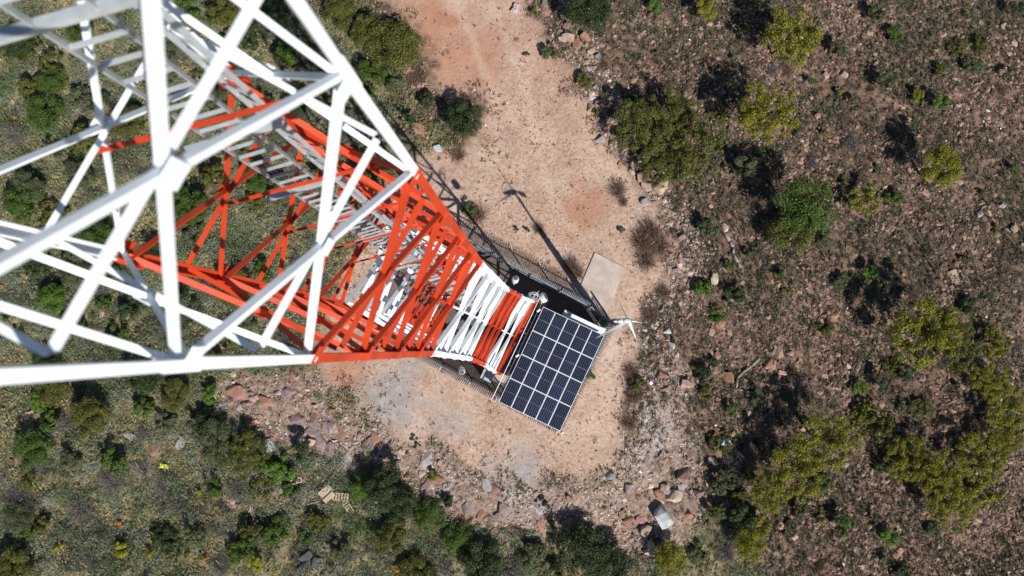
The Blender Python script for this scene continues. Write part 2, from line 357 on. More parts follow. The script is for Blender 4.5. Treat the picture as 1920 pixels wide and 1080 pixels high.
for k in 'ABCD':
    mb = MB(); out = (corner(k, 0) - TC); out.z = 0; out.normalize()
    su, sv = {'A': (1, 1), 'B': (1, -1), 'C': (-1, -1), 'D': (-1, 1)}[k]
    zs = sorted(set(levels + [b for b in BANDS if b < 62]))
    for a, b in zip(zs, zs[1:]):
        P, Qp = corner(k, a), corner(k, b); W = wleg(a); mi = zmat((a + b) / 2)
        mb.bar(P - TU * su * W / 2, Qp - TU * su * W / 2, W, .016, TV, mi)
        mb.bar(P - TV * sv * W / 2, Qp - TV * sv * W / 2, W, .016, TU, mi)
        # cover angle at splices
        if b in levels and b < 61: mb.bar(corner(k, b - .22) - TU * su * W * .55, corner(k, b + .22) - TU * su * W * .55, W * 1.05, .04, TV, mi)
    loc(mb.build('leg', PM))
    for z in levels[1:-1]:
        g = MB()
        s_ = .045 + .0034 * (62 - z); mi = zmat(z - .01)
        c = corner(k, z); W = wleg(z)
        g.bar(c - TU * su * (W * .5 + s_ * .55) + TV * sv * .012 - Vector((0, 0, s_)), c - TU * su * (W * .5 + s_ * .55) + TV * sv * .012 + Vector((0, 0, s_)), s_ * 1.9, .012, TV, mi)
        g.bar(c - TV * sv * (W * .5 + s_ * .55) + TU * su * .012 - Vector((0, 0, s_)), c - TV * sv * (W * .5 + s_ * .55) + TU * su * .012 + Vector((0, 0, s_)), s_ * 1.9, .012, TU, mi)
        loc(g.build('gusset_plate', PM))
braces = []
for i, (z0, z1) in enumerate(zip(levels, levels[1:])):
    for fi, (k0, k1, nrm) in enumerate(FACES):
        mi = zmat((z0 + z1) / 2); W = wdiag((z0 + z1) / 2); off = nrm * (-.02)
        a0, a1, b0, b1 = corner(k0, z0), corner(k0, z1), corner(k1, z0), corner(k1, z1)
        zm_ = z0 + (z1 - z0) * (tw(z0) / (tw(z0) + tw(z1)))
        m0, m1 = corner(k0, zm_), corner(k1, zm_)
        braces.append((z1, mi, [(a0 + off, b1 + off, W, nrm, 1)]))
        braces.append((z1, mi, [(b0 + off * 2.2, a1 + off * 2.2, W, nrm, -1)]))
        hd = (m1 - m0).normalized() * (wleg(zm_) + .03); braces.append((z1, mi, [(m0 + hd + off * 3.2, m1 - hd + off * 3.2, W * .82, nrm, 1)]))
        if z1 < 28:      # secondary bracing in the big lower panels
            q0 = (a0 + m0) / 2; q1 = (b0 + m1) / 2; x = (m0 + m1) / 2
            braces.append((z1, mi, [(q0 + off * 4, (a0 + x) / 2 + off * 4, W * .6, nrm, 1), (q1 + off * 4, (b0 + x) / 2 + off * 4, W * .6, nrm, 1)]))
braces.sort(key=lambda t: -t[0])
vis = [b for b in braces if b[0] < 53.6][:100]; rest = [b for b in braces if b not in vis]
for z1, mi, segs in vis:
    mb = MB()
    for a, b, W, nrm, sd_ in segs: mb.angle(a, b, W, .012, nrm, sd_, mi)
    loc(mb.build('brace', PM))
mb = MB()
for z1, mi, segs in rest:
    for a, b, W, nrm, sd_ in segs: mb.angle(a, b, W, .014, nrm, sd_, mi)
tag(loc(mb.build('brace', PM)), kind='stuff')
# plates where the diagonals cross
low = MB()
for (z0, z1) in zip(levels, levels[1:]):
    for k0, k1, nrm in FACES:
        zm_ = z0 + (z1 - z0) * (tw(z0) / (tw(z0) + tw(z1))); c = (corner(k0, zm_) + corner(k1, zm_)) / 2; s_ = .055 + .0022 * (62 - z0)
        mb = MB() if z0 > 27 and z0 < 53 else low; mb.bar(c + Vector((0, 0, -s_)) - nrm * .004, c + Vector((0, 0, s_)) - nrm * .004, s_ * 1.6, .01, nrm, zmat((z0 + z1) / 2))
        if mb is not low: loc(mb.build('crossing_plate', PM))
tag(loc(low.build('crossing_plate', PM)), kind='stuff')
# supports running corner-wise, cable ladder hung on them
tray = Vector((-.36, .74, 0)) + TC; rd = Vector((.957, .290, 0)).normalized(); rn = Vector((-rd.y, rd.x, 0))
for (z0, z1) in zip(levels, levels[1:]):
    if z0 < 10: continue
    mb = MB(); mbb = MB(); zm_ = z0 + (z1 - z0) * (tw(z0) / (tw(z0) + tw(z1))); h = tw(zm_) / 2
    p = TC - TU * h - TV * .2 * h; q = TC + TV * h + TU * .27 * h
    mb.angle(Vector((p.x, p.y, zm_ - .12)), Vector((q.x, q.y, zm_ - .12)), .036, .008, (0, 0, 1), 1, 0)
    c = Vector((tray.x, tray.y, z0)); mbb.bar(c - rd * .5, c + rd * .5, .075, .05, (0, 0, 1))
    loc(mb.build('ladder_support', PM)); loc(mbb.build('support_rail', M['galv']))
mb = MB()
for s_ in (-.19, .19):
    c = tray + rd * s_; mb.bar((c.x, c.y, 2.6), (c.x, c.y, 60), .05, .012, rd)
z = 2.8
while z < 60:
    mb.bar(tray - rd * .19 + Vector((0, 0, z)), tray + rd * .19 + Vector((0, 0, z)), .03, .022, (0, 0, 1)); z += .3
loc(mb.build('cable_ladder', M['galv']))
mb = MB()
for i in range(7):
    c = tray + rd * (-.14 + .045 * i) + rn * .04; pts = [Vector((c.x + random.uniform(-.012, .012), c.y, zz)) for zz in np.arange(2.6, 50 - i * 1.7, 3.0)]
    for a, b in zip(pts, pts[1:]): mb.tube(a, b, .011, n=5, cap=False)
loc(mb.build('cable', M['black']))
# climbing ladder with its two stiles beside the far leg
lad = TC - TU * .48 + TV * .80
mb = MB()
for s_ in (-.17, .17):
    c = lad + TU * s_; mb.bar((c.x, c.y, 1.0), (c.x, c.y, 60), .045, .02, TU)
z = 1.2
while z < 60:
    mb.tube(lad - TU * .17 + Vector((0, 0, z)), lad + TU * .17 + Vector((0, 0, z)), .010, n=5); z += .33
loc(mb.build('climbing_ladder', M['galv']))
mb = MB()   # conduit down the middle of the near face
c0 = [((corner('A', z) + corner('B', z)) / 2 - TU * .16, z) for z in [0.3] + levels[2:20] if z < 42]
for (a, za), (b, zb) in zip(c0, c0[1:]): mb.tube(a, b, .035, n=6, mi=zmat((za + zb) / 2), cap=False)
loc(mb.build('conduit', PM))
# concrete footings
for k, lb in zip('ABCD', ('under the leg nearest the concrete slab', 'under the leg nearest the lower fence side', 'under the leg at the far lower left', 'under the leg at the far upper left')):
    e = MB(); c = corner(k, 0); e.box(-.6, .6, -.6, .6, 0, .35); e.box(-.4, .4, -.4, .4, .35, .43)
    o = e.build('concrete_footing', M['conc']); o.location = (c.x, c.y, -.06); o.rotation_euler = (0, 0, TA)
    tag(o, 'square concrete tower footing ' + lb, 'footing', 'footings of the tower legs')
# antenna drums and lamps standing off the legs
def drum(name, P, ax, r, ln, label, cat, group=None):
    e = empty(name, P, 0, label, cat, group); a = Vector(ax).normalized()
    b = MB(); b.tube((0, 0, 0), a * ln, r, r, 20); b.tube(a * ln, a * (ln + .09), r, r * .72, 20); b.build('housing', M['lamp'], e, False)
    b = MB(); b.tube(a * (ln + .09), a * (ln + .11), r * .66, r * .5, 16); b.build('lens', M['glass'], e)
    b = MB(); b.bar(-a * .45, (0, 0, 0), .06, .03, (0, 0, 1)); b.tube(-a * .1 - Vector((0, 0, .25)), -a * .1 + Vector((0, 0, .25)), .035); b.build('bracket', M['galv'], e)
pA = corner('A', 29.2); drum('obstruction_lamp', pA + TV * .35 + TU * .1, (.1, .25, 1), .13, .2, 'round pale obstruction lamp on the tower leg nearest the slab', 'lamp', 'obstruction lamps half way up')
pB = corner('B', 29.5); drum('obstruction_lamp', pB - TV * .42 - TU * .05, (.1, -.3, 1), .13, .2, 'round pale obstruction lamp on the tower leg over the lower fence', 'lamp', 'obstruction lamps half way up')
pA = corner('A', 10.6); drum('drum_antenna', pA + TV * .35 + TU * .45, (.75, .35, .35), .34, .22, 'white drum antenna low on the tower beside the solar array', 'antenna')
e = empty('cable_coil', corner('A', 11.4) + TV * .25, 0, 'tangle of grey cable loops on the tower leg by the drum antenna', 'cable')
b = MB()
for i in range(5):
    c = Vector((random.uniform(-.25, .25), random.uniform(-.2, .2), random.uniform(-.3, .3))); u = Vector((random.uniform(-1, 1), random.uniform(-1, 1), .3)).normalized(); v = u.orthogonal().normalized()
    P = [c + (u * math.cos(t) + v * math.sin(t)) * .26 for t in np.linspace(0, 2 * math.pi, 13)]
    for p, q in zip(P, P[1:]): b.tube(p, q, .022, n=5, cap=False)
b.build('coil', M['galv'], e)

# ------------------------------------------------------------------ compound: yard sheet, palisade fence, slab
FT = 2.8
f1, f2, f3 = at(1156, 600, FT), at(1052, 812, FT), at(829, 425, FT)
fu = Vector((math.cos(TA), math.sin(TA), 0)); fv = Vector((-fu.y, fu.x, 0))
org = Vector((f1.x, f1.y, 0)); LEN = -(Vector((f3.x, f3.y, 0)) - org).dot(fu); WID = -(Vector((f2.x, f2.y, 0)) - org).dot(fv)
def fp(u, v, z=0): p = org - fu * u - fv * v; return Vector((p.x, p.y, z))
M['yard'] = mat('yard_gravel', (.12, .10, .085), .95, var=.35, vscale=7, bump=.6, bscale=14)
b = MB(); b.add([fp(0, 0, .03), fp(0, WID, .03), fp(LEN, WID, .03), fp(LEN, 0, .03)], [(0, 3, 2, 1)])
tag(b.build('gravel_yard', M['yard']), 'dark gravel yard inside the palisade fence', 'yard', kind='structure')
fence = empty('palisade_fence', fp(0, 0), 0, 'grey steel palisade fence with spiked splayed tops round the tower yard', 'fence')
def floc(o): o.parent = fence; o.matrix_parent_inverse = Matrix.Translation(-fp(0, 0)); return o
def pale_run(b, A, B, out, z0=.06):
    d = (B - A); L = d.length; d.normalize(); n = int(L / .150)
    for i in range(n):
        p = A + d * ((i + .5) * L / n); h = d * .050
        a0, a1 = p + Vector((0, 0, z0)), p + Vector((0, 0, 2.35))
        t = p + out * .18 + Vector((0, 0, 2.60)); tt = p + out * .32 + Vector((0, 0, 2.82))
        rib = out * .014
        b.add([a0 - h, a0 + rib, a0 + h, a1 - h, a1 + rib, a1 + h], [(0, 1, 4, 3), (1, 2, 5, 4), ])
        b.add([a1 - h, a1 + rib, a1 + h, t - h * .7, t + rib, t + h * .7, tt], [(0, 1, 4, 3), (1, 2, 5, 4), (3, 4, 6), (4, 5, 6)], 1)
    for zz in (.45, 2.25): b.bar(A - out * .03 + Vector((0, 0, zz)), B - out * .03 + Vector((0, 0, zz)), .05, .06, out, 1 if zz > 1 else 0)
def run(P, Qe, out, skip=None):
    d = Qe - P; n = max(1, round(d.length / 2.75))
    for i in range(n):
        A = P + d * (i / n); B = P + d * ((i + 1) / n)
        if skip is not None and i in skip: continue
        b = MB(); pale_run(b, A + d.normalized() * .05, B - d.normalized() * .05, out); floc(b.build('fence_panel', [M['pale'], M['tip']]))
    for i in range(n + 1):
        A = P + d * (i / n) - out * .08; b = MB(); b.bar(A, A + Vector((0, 0, 2.6)), .12, .09, out); b.bar(A + Vector((0, 0, 2.60)), A + Vector((0, 0, 2.63)), .11, .10, out); floc(b.build('fence_post', M['pale']))
run(fp(2.2, 0), fp(LEN, 0), fv)
run(fp(LEN, 0), fp(LEN, WID), -fu); run(fp(LEN, WID), fp(0, WID), -fv); run(fp(0, WID), fp(0, 0), fu)
gate = empty('steel_gate', fp(2.2, 0), 0, 'palisade gate leaf beside the concrete slab, slightly swung open', 'gate')
ga = fp(2.15, 0) - fp(2.2, 0); gd = (fu * 1.95 + fv * -.35)
b = MB(); pale_run(b, Vector((.03, 0, 0)) + ga, ga + gd, fv, .12); b.build('gate_leaf', [M['pale'], M['tip']], gate)
b = MB(); b.bar(ga + Vector((0, 0, .1)), ga + Vector((0, 0, 2.1)), .05, .05, fv); b.bar(ga + gd + Vector((0, 0, .1)), ga + gd + Vector((0, 0, 2.1)), .05, .05, fv)
b.bar(ga + Vector((0, 0, .15)), ga + gd + Vector((0, 0, .15)), .05, .05, fv); b.bar(ga + Vector((0, 0, 2.05)), ga + gd + Vector((0, 0, 2.05)), .05, .05, fv); b.build('gate_frame', M['galv'], gate)
b = MB(); s4 = [at(1115, 473), at(1171, 502), at(1138, 588), at(1084, 545)]
s4 = [Vector((p.x, p.y, 0)) for p in s4]
b.add([p + Vector((0, 0, -.1)) for p in s4] + [p + Vector((0, 0, .10)) for p in s4], [(0, 1, 2, 3), (7, 6, 5, 4), (0, 4, 5, 1), (1, 5, 6, 2), (2, 6, 7, 3), (3, 7, 4, 0)])
slab = b.build('concrete_slab', M['conc'])
bm = bmesh.new(); bm.from_mesh(slab.data); bmesh.ops.recalc_face_normals(bm, faces=bm.faces); bmesh.ops.bevel(bm, geom=[e_ for e_ in bm.edges], offset=.02, segments=2, affect='EDGES'); bm.to_mesh(slab.data); bm.free()
tag(slab, 'pale rectangular concrete slab lying outside the fence at the gate', 'slab')

# stains and hairline cracks belong to the slab's own surface
n_ = M['conc'].node_tree; bs = n_.nodes['Principled BSDF']; src_ = bs.inputs['Base Color'].links[0].from_socket
tc_ = n_.nodes.new('ShaderNodeTexCoord'); vo_ = n_.nodes.new('ShaderNodeTexVoronoi'); vo_.feature = 'DISTANCE_TO_EDGE'; vo_.inputs['Scale'].default_value = .3; n_.links.new(tc_.outputs['Object'], vo_.inputs['Vector'])
lt = n_.nodes.new('ShaderNodeMath'); lt.operation = 'LESS_THAN'; lt.inputs[1].default_value = .0025; n_.links.new(vo_.outputs['Distance'], lt.inputs[0])
no_ = n_.nodes.new('ShaderNodeTexNoise'); no_.inputs['Scale'].default_value = 1.3; no_.inputs['Detail'].default_value = 7; n_.links.new(tc_.outputs['Object'], no_.inputs['Vector'])
rr_ = n_.nodes.new('ShaderNodeValToRGB'); rr_.color_ramp.elements[0].position = .56; rr_.color_ramp.elements[1].position = .70; rr_.color_ramp.elements[0].color = (0, 0, 0, 1); rr_.color_ramp.elements[1].color = (.35, .35, .35, 1); n_.links.new(no_.outputs[0], rr_.inputs[0])
m1_ = n_.nodes.new('ShaderNodeMix'); m1_.data_type = 'RGBA'; n_.links.new(rr_.outputs[0], m1_.inputs[0]); n_.links.new(src_, m1_.inputs[6]); m1_.inputs[7].default_value = (.36, .25, .185, 1)
m2_ = n_.nodes.new('ShaderNodeMix'); m2_.data_type = 'RGBA'; n_.links.new(lt.outputs[0], m2_.inputs[0]); n_.links.new(m1_.outputs[2], m2_.inputs[6]); m2_.inputs[7].default_value = (.34, .28, .24, 1)
n_.links.new(m2_.outputs[2], bs.inputs['Base Color'])

# ------------------------------------------------------------------ solar canopy
AZ = 3.6
c00, c10, c01, c11 = at(1017, 577, AZ), at(1135, 627, AZ), at(935, 755, AZ), at(1050, 807, AZ)
au = ((c10 - c00) + (c11 - c01)) / 2; av = ((c01 - c00) + (c11 - c10)) / 2
AL, AW = av.length, au.length; av.normalize(); au = (au - av * au.dot(av)); au.normalize()
ac = (c00 + c10 + c01 + c11) / 4; ao = ac - au * AW / 2 - av * AL / 2
pass
ang = math.atan2(av.y, av.x) - math.pi / 2
LU = Vector((math.cos(ang), math.sin(ang), 0)); flip = 1 if LU.dot(au) > 0 else -1
arr = empty('solar_array', (ao.x, ao.y, 0), ang, 'raised canopy of twenty dark blue solar panels beside the tower base', 'solar array')
mw, mh = AW / 5, AL / 4
g1 = MB(); g1.box(.03, mw - .03, .03, mh / 2 - .008, .015, .032); g1.box(.03, mw - .03, mh / 2 + .008, mh - .03, .015, .032)
gme = g1.build('cells', M['solar']); gmesh = gme.data; bpy.data.objects.remove(gme)
fr = MB(); t_ = .008
for (x0, x1, y0, y1) in ((t_, mw - t_, t_, .035), (t_, mw - t_, mh - .035, mh - t_), (t_, .035, .035, mh - .035), (mw - .035, mw - t_, .035, mh - .035)): fr.box(x0, x1, y0, y1, 0, .04)
fr.box(.035, mw - .035, .035, mh - .035, .002, .012); fo = fr.build('frame', M['white']); fmesh = fo.data; bpy.data.objects.remove(fo)
for i in range(5):
    for j in range(4):
        x = i * mw if flip == 1 else -(i + 1) * mw
        p = bpy.data.objects.new('solar_panel', fmesh); col.objects.link(p); p.parent = arr; p.location = (x, j * mh, AZ)
        q = bpy.data.objects.new('cells', gmesh); col.objects.link(q); q.parent = p
X1 = AW * flip
for j in range(5):
    b = MB(); yy = min(max(j * mh, .12), AL - .12); b.box(min(0, X1) + .05, max(0, X1) - .05, yy - .05, yy + .05, AZ - .16, AZ - .04); b.build('support_beam', M['galv'], arr)
for sx in (.35, AW - .35):
    b = MB(); x = sx * flip; b.box(x - .06, x + .06, .05, AL - .05, AZ - .34, AZ - .165); b.build('support_beam', M['galv'], arr)
    for yy in (.5, AL / 2, AL - .5):
        b = MB(); b.box(x - .05, x + .05, yy - .05, yy + .05, 0, AZ - .345); b.box(x - .14, x + .14, yy - .14, yy + .14, 0, .05); b.build('post', M['galv'], arr)
def AP(u, v, z=0): p = ao + au * u + av * v; return Vector((p.x, p.y, z))
def amat(): return (ao.x, ao.y, 0), ang
# shelter below
sh = empty('equipment_shelter', (ao.x, ao.y, 0), ang, 'pale equipment cabin half hidden under the solar array', 'shelter')
def fx(a, c): return (a, c) if flip == 1 else (-c, -a)
x0, x1 = fx(1.7, 5.0)
b = MB(); b.box(x0, x1, -.45, 2.6, .25, 2.85); b.build('wall', M['shelter'], sh)
b = MB(); b.box(x0 - .08, x1 + .08, -.53, 2.68, 2.853, 2.98); b.build('roof', M['shelter'], sh)
b = MB(); b.box(x0 + .5, x0 + 1.4, -.49, -.455, .3, 2.3); d_ = b.build('door', M['galv'], sh); b = MB(); b.box(x0 + 1.25, x0 + 1.32, -.54, -.495, 1.2, 1.35); b.build('handle', M['dark'], d_)
b = MB(); b.box(x0, x1, -.45, 2.6, 0, .245); b.build('plinth', M['conc'], sh)
x0, x1 = fx(2.2, 4.95)
b = MB(); b.box(x0, x1, -.42, -.20, 3.25, 3.45); b.box(x0, x1, -.44, -.42, 3.23, 3.47)
o = empty('lit_strip_box', (ao.x, ao.y, 0), ang, 'added white trunking box along the top edge of the solar array', 'standin'); b.build('strip_box', M['white'], o)  # white box added to catch the sun as a bright roof-edge strip
b = MB()
for xx in (x0 + .2, x1 - .2): b.box(xx - .03, xx + .03, -.34, -.28, 2.99, 3.245)
b.build('bracket', M['galv'], o)
# cable bridge along the left side of the array
br = empty('cable_bridge', (ao.x, ao.y, 0), ang, 'narrow white overhead cable bridge between tower base and solar array', 'cable bridge')
for uu in (-.52, -.22):
    a, c = fx(uu - .022, uu + .022); b = MB(); b.box(a, c, -.5, AL + .15, 3.30, 3.38); b.build('rail', M['white'], br)
b = MB(); a, c = fx(-.49, -.25)
for k in range(14): y = -.3 + k * .6; b.box(a, c, y - .012, y + .012, 3.32, 3.34)
b.build('rung', M['dark'], br)
for y in (-.3, 2.3, 5.0, AL):
    b = MB(); a, c = fx(-.40, -.34); b.box(a, c, y + .06, y + .12, 0, 3.295); b.build('post', M['galv'], br)
for v_ in (.35, 4.1):
    P = AP(-.15, v_, 3.5)
    e = empty('flood_lamp', P, 0, 'small white flood lamp on the cable bridge ' + ('by its upper end' if v_ < 1 else 'half way along the array'), 'lamp', 'flood lamps on the cable bridge')
    b = MB(); dd = Vector((-.6, -.5, 0)); b.obox(dd * .1, Vector((.12, .09, 0)), Vector((-.04, .055, 0)), Vector((0, 0, .07))); b.build('housing', M['white'], e)
    b = MB(); b.tube((0, 0, -.12), (0, 0, -.07), .03); b.bar((.10, .02, -.05), (.32, -.05, -.03), .05, .04, (0, 0, 1)); b.build('bracket', M['galv'], e)
# outdoor cabinets at the tower foot
for uu, vv, lb in ((-1.6, 6.6, 'near the lower end of the cable bridge'), (-1.5, .6, 'near the upper end of the cable bridge')):
    e = empty('equipment_cabinet', AP(uu, vv), ang, 'grey outdoor equipment cabinet ' + lb, 'cabinet', 'cabinets at the tower foot')
    b = MB(); b.box(-.4, .4, -.35, .35, .15, 1.6); b.build('body', M['shelter'], e); b = MB(); b.box(-.45, .45, -.4, .4, 1.603, 1.66); b.build('lid', M['galv'], e); b = MB(); b.box(-.42, .42, -.37, .37, 0, .147); b.build('plinth', M['conc'], e)

# ------------------------------------------------------------------ wind turbine on its mast
tb = at(1132, 607); HZ = 11.6; hub = at(1178, 601, HZ)
wt = empty('wind_turbine', (tb.x, tb.y, 0), 0, 'small wind turbine with three blades, one dark, on a grey mast at the fence corner', 'wind turbine')
def wloc(v): return Vector(v) - Vector((tb.x, tb.y, 0))
b = MB(); b.tube((0, 0, .05), (0, 0, 8.4), .31, .22, 14); b.build('mast', M['dark'], wt, True)
b = MB(); b.tube((0, 0, .0), (0, 0, .14), .55, .5, 14); b.build('flange', M['galv'], wt)
b = MB(); b.tube((0, 0, 8.4), (0, 0, HZ - .2), .085, .065, 10); b.build('upper_pole', M['galv'], wt, True)
top = Vector((0, 0, HZ)); hb = wloc(hub); back = Vector((-.93, -.05, -.05)).normalized()
b = MB(); prev = None
prof = [(.22, .03), (.16, .12), (.0, .17), (-.35, .17), (-.75, .11), (-.95, .05)]
for (s0, r0), (s1, r1) in zip(prof, prof[1:]): b.tube(hb - back * s0, hb - back * s1, r0, r1, 12)
b.build('nacelle', M['lamp'], wt, True)
b = MB(); tdir = (at(1197, 604, HZ - .1) - hub).normalized(); b.tube(hb, hb + tdir * .55, .035); b.obox(hb + tdir * .62 + Vector((0, 0, 0)), tdir * .26, Vector((-tdir.y, tdir.x, 0)) * .015, Vector((0, 0, .24))); b.build('tail_vane', M['galv'], wt)
b = MB(); b.tube(hb + back * -.24, hb + back * -.1, .07, .14, 10); hubo = b.build('hub', M['dark'], wt)
for (tpx, tz) in (((1117, 634), 11.4), ((1193, 636), 9.9), ((1159, 562), 12.8)):
    tip = wloc(at(*tpx, tz)); d = tip - hb; L = d.length; d.normalize()
    nn = d.cross(Vector((0, 0, 1))); nn = (nn.normalized() * .5 + Vector((0, 0, 1)) * .85); nn = (nn - d * nn.dot(d)).normalized(); x = d.cross(nn)
    b = MB(); vs = []; fs = []
    kc = 1 if tpx[1] > 600 else .4; st = [(0.0, .05), (.08, .06), (.18, .12), (.35, .10), (.6, .07), (.85, .055), (1.0, .02)]
    for i, (t, c) in enumerate(st):
        c *= kc; p = hb + d * (t * L); tw_ = .5 * (1 - t); xx = (x * math.cos(tw_) + nn * math.sin(tw_)); yy = d.cross(xx)
        vs += [p - xx * c, p + yy * c * .22, p + xx * c * .8, p - yy * c * .12]
        if i: k = 4 * i; fs += [(k - 4 + a, k - 4 + (a + 1) % 4, k + (a + 1) % 4, k + a) for a in range(4)]
    fs += [(0, 1, 2, 3), tuple(len(vs) - 4 + a for a in (3, 2, 1, 0))]
    b.add(vs, fs); b.build('blade', M['lamp'] if tpx[1] > 600 else M['dark'], wt)  # the thin upper blade gets dark steel, the other two pale grey
#SCATTER
# ------------------------------------------------------------------ plant prototypes
def leaf_cloud(n, size, clumps, flat=.65, seed=0, loose=0.0):
    """leaf quads spread through the volume of a crown of radius 1; returns verts, quads"""
    r = np.random.default_rng(seed)
    k = clumps; th = r.uniform(0, 2 * np.pi, k); rr = np.sqrt(r.uniform(0, 1, k)) * (.72 + loose * .15)
    cz = r.uniform(-.35, .55, k) * flat * (1 - .55 * rr) ; cc = np.stack([rr * np.cos(th), rr * np.sin(th), cz], 1)
    cr = r.uniform(.16, .34, k) * (1 - .2 * rr) * (.75 if loose else 1)
    ci = r.choice(k, n, p=cr ** 2 / (cr ** 2).sum()); d = r.normal(size=(n, 3)); d /= np.linalg.norm(d, axis=1)[:, None]
    d[:, 2] = np.where(d[:, 2] < -.2, -d[:, 2], d[:, 2])
    rad = cr[ci] * r.uniform(.45 if loose else .65, 1.08, n) ** 1.0
    P = cc[ci] + d * rad[:, None] * np.array([1, 1, .8])
    nr = d + r.normal(size=(n, 3)) * .6 + np.array([0, 0, .35]); nr /= np.linalg.norm(nr, axis=1)[:, None]
    t = np.cross(nr, r.normal(size=(n, 3))); t /= np.linalg.norm(t, axis=1)[:, None]; b_ = np.cross(nr, t)
    s = size * r.uniform(.6, 1.3, n)[:, None]
    Vv = np.stack([P - t * s * .5, P + b_ * s * .38, P + t * s * .6, P - b_ * s * .38], 1).reshape(-1, 3)
    return Vv, np.arange(4 * n).reshape(n, 4)
def twig_cloud(n, seed=0, spread=1.0):
    r = np.random.default_rng(seed); V_, F_ = [], []
    for i in range(n):
        a = r.uniform(0, 2 * np.pi); e_ = r.uniform(.15, 1.2); L = r.uniform(.5, 1.05) * spread
        p = np.array([r.normal() * .12, r.normal() * .12, -.1]); d = np.array([math.cos(a) * math.cos(e_), math.sin(a) * math.cos(e_), math.sin(e_)])
        wd = .015
        for s_ in range(4):
            q = p + d * L / 4; d2 = d + r.normal(size=3) * .28; d2 /= np.linalg.norm(d2)
            x = np.cross(d, r.normal(size=3)); x /= np.linalg.norm(x); k = len(V_)
            V_ += [p - x * wd, p + x * wd, q + x * wd * .7, q - x * wd * .7]; F_.append((k, k + 1, k + 2, k + 3))
            if s_ > 0:
                d3 = d2 + r.normal(size=3) * .7; d3 /= np.linalg.norm(d3); e2 = q + d3 * L * r.uniform(.15, .35); k = len(V_)
                V_ += [q - x * wd * .5, q + x * wd * .5, e2 + x * .004, e2 - x * .004]; F_.append((k, k + 1, k + 2, k + 3))
            p, d, wd = q, d2, wd * .75
    return np.array(V_), np.array(F_)
SIZES = {'s': (700, .15, 7), 'm': (2600, .095, 16), 'l': (9000, .052, 34)}
LEAFM, LOOSEM = {}, {}
for k, (n, sz, cl) in SIZES.items():
    for v in range(3):
        Vv, Q_ = leaf_cloud(n, sz, cl, .6, 40 + v + len(k) * 7 + n); LEAFM[k, v] = npmesh('foliage', Vv, Q_)
        Vv, Q_ = leaf_cloud(int(n * 1.05), sz * .95, int(cl * 2.2), .5, 90 + v + n, 2.0); LOOSEM[k, v] = npmesh('foliage', Vv, Q_)
        LEAFM[k, v].materials.append(M['leaf_mid']); LOOSEM[k, v].materials.append(M['leaf_mid'])
TWIGM = []
for v in range(3):
    Vv, Q_ = twig_cloud(300, 7 + v); me = npmesh('twigs', Vv, Q_); me.materials.append(M['twig_brown']); TWIGM.append(me)
def stem_mesh(n, h, seed, thick=.03):
    random.seed(seed); b = MB()
    for i in range(n):
        a = random.uniform(0, 6.28); r_ = random.uniform(.25, .6); p = Vector((random.uniform(-.05, .05), random.uniform(-.05, .05), -h)); mid = Vector((math.cos(a) * r_ * .4, math.sin(a) * r_ * .4, -h * .45)); e_ = Vector((math.cos(a) * r_, math.sin(a) * r_, .1))
        b.tube(p, mid, thick, thick * .7, 6, cap=False); b.tube(mid, e_, thick * .7, thick * .25, 5, cap=False)
    o = b.build('stem', M['trunk']); me = o.data; bpy.data.objects.remove(o); return me
STEM = [stem_mesh(6, .55, 3 + i) for i in range(3)]; TRUNK = [stem_mesh(5, 1.15, 13 + i, .045) for i in range(3)]

# ------------------------------------------------------------------ telling one plant or stone from the next
LAND = [(1515, 375, 'the round bright green tree'), (1243, 968, 'the big bluish white boulder'), (1343, 845, 'the large brown boulder'), (1370, 460, 'the pale dead log'), (1238, 347, 'the big tan boulder by the pad'),
        (1143, 535, 'the concrete slab'), (1040, 800, 'the lowest corner of the solar array'), (1178, 605, 'the wind turbine'), (1075, 60, 'the rock pile by the track'), (870, 215, 'the dark tree by the track'),
        (557, 901, 'the open timber frame'), (640, 930, 'the broken pallet'), (292, 843, 'the rust brown slab'), (310, 873, 'the yellow cloth'), (710, 900, 'the rocky edge dark tree'),
        (1770, 310, 'the bright yellow-green bushy tree'), (1250, 250, 'the olive thicket'), (1430, 700, 'the forked dead branches'), (1790, 520, 'the flat grey-brown boulder'),
        (1450, 205, 'the tall olive-yellow tree'), (450, 745, 'the red rock ledge'), (1900, 20, 'the upper right photo corner'), (1890, 1060, 'the lower right photo corner'), (20, 1060, 'the lower left photo corner'),
        (20, 20, 'the upper left photo corner'), (960, 1070, 'the middle of the bottom edge'), (60, 400, 'the middle of the left edge'), (1900, 640, 'the middle of the right edge'), (1080, 1010, 'the bottom dark thicket'), (583, 1043, 'the dark rock cluster')]
used_labels = {}
ORD = ['', 'second ', 'third ', 'fourth ', 'fifth ', 'sixth ', 'seventh ', 'eighth ', 'ninth ', 'tenth ']
def where_label(desc, px, py, forced=None):
    if forced: used_labels[forced] = 1; return forced
    best = sorted(LAND, key=lambda t: (t[0] - px) ** 2 + (t[1] - py) ** 2)
    for lm in best[:3]:
        dx, dy = px - lm[0], py - lm[1]
        if abs(dx) + abs(dy) < 12: continue
        dr = ('right of' if dx > 0 else 'left of') if abs(dx) > 1.8 * abs(dy) else (('below' if dy > 0 else 'above') if abs(dy) > 1.8 * abs(dx) else ('to the %s %s of' % ('lower' if dy > 0 else 'upper', 'right' if dx > 0 else 'left')))
        l = '%s %s %s' % (desc, dr, lm[2])
        if l not in used_labels: used_labels[l] = 1; return l
    lm = best[0]
    for o_ in ORD[1:]:
        l = '%s, %snearest to %s' % (desc, o_, lm[2])
        if l not in used_labels: used_labels[l] = 1; return l
    return l
PATCH = []
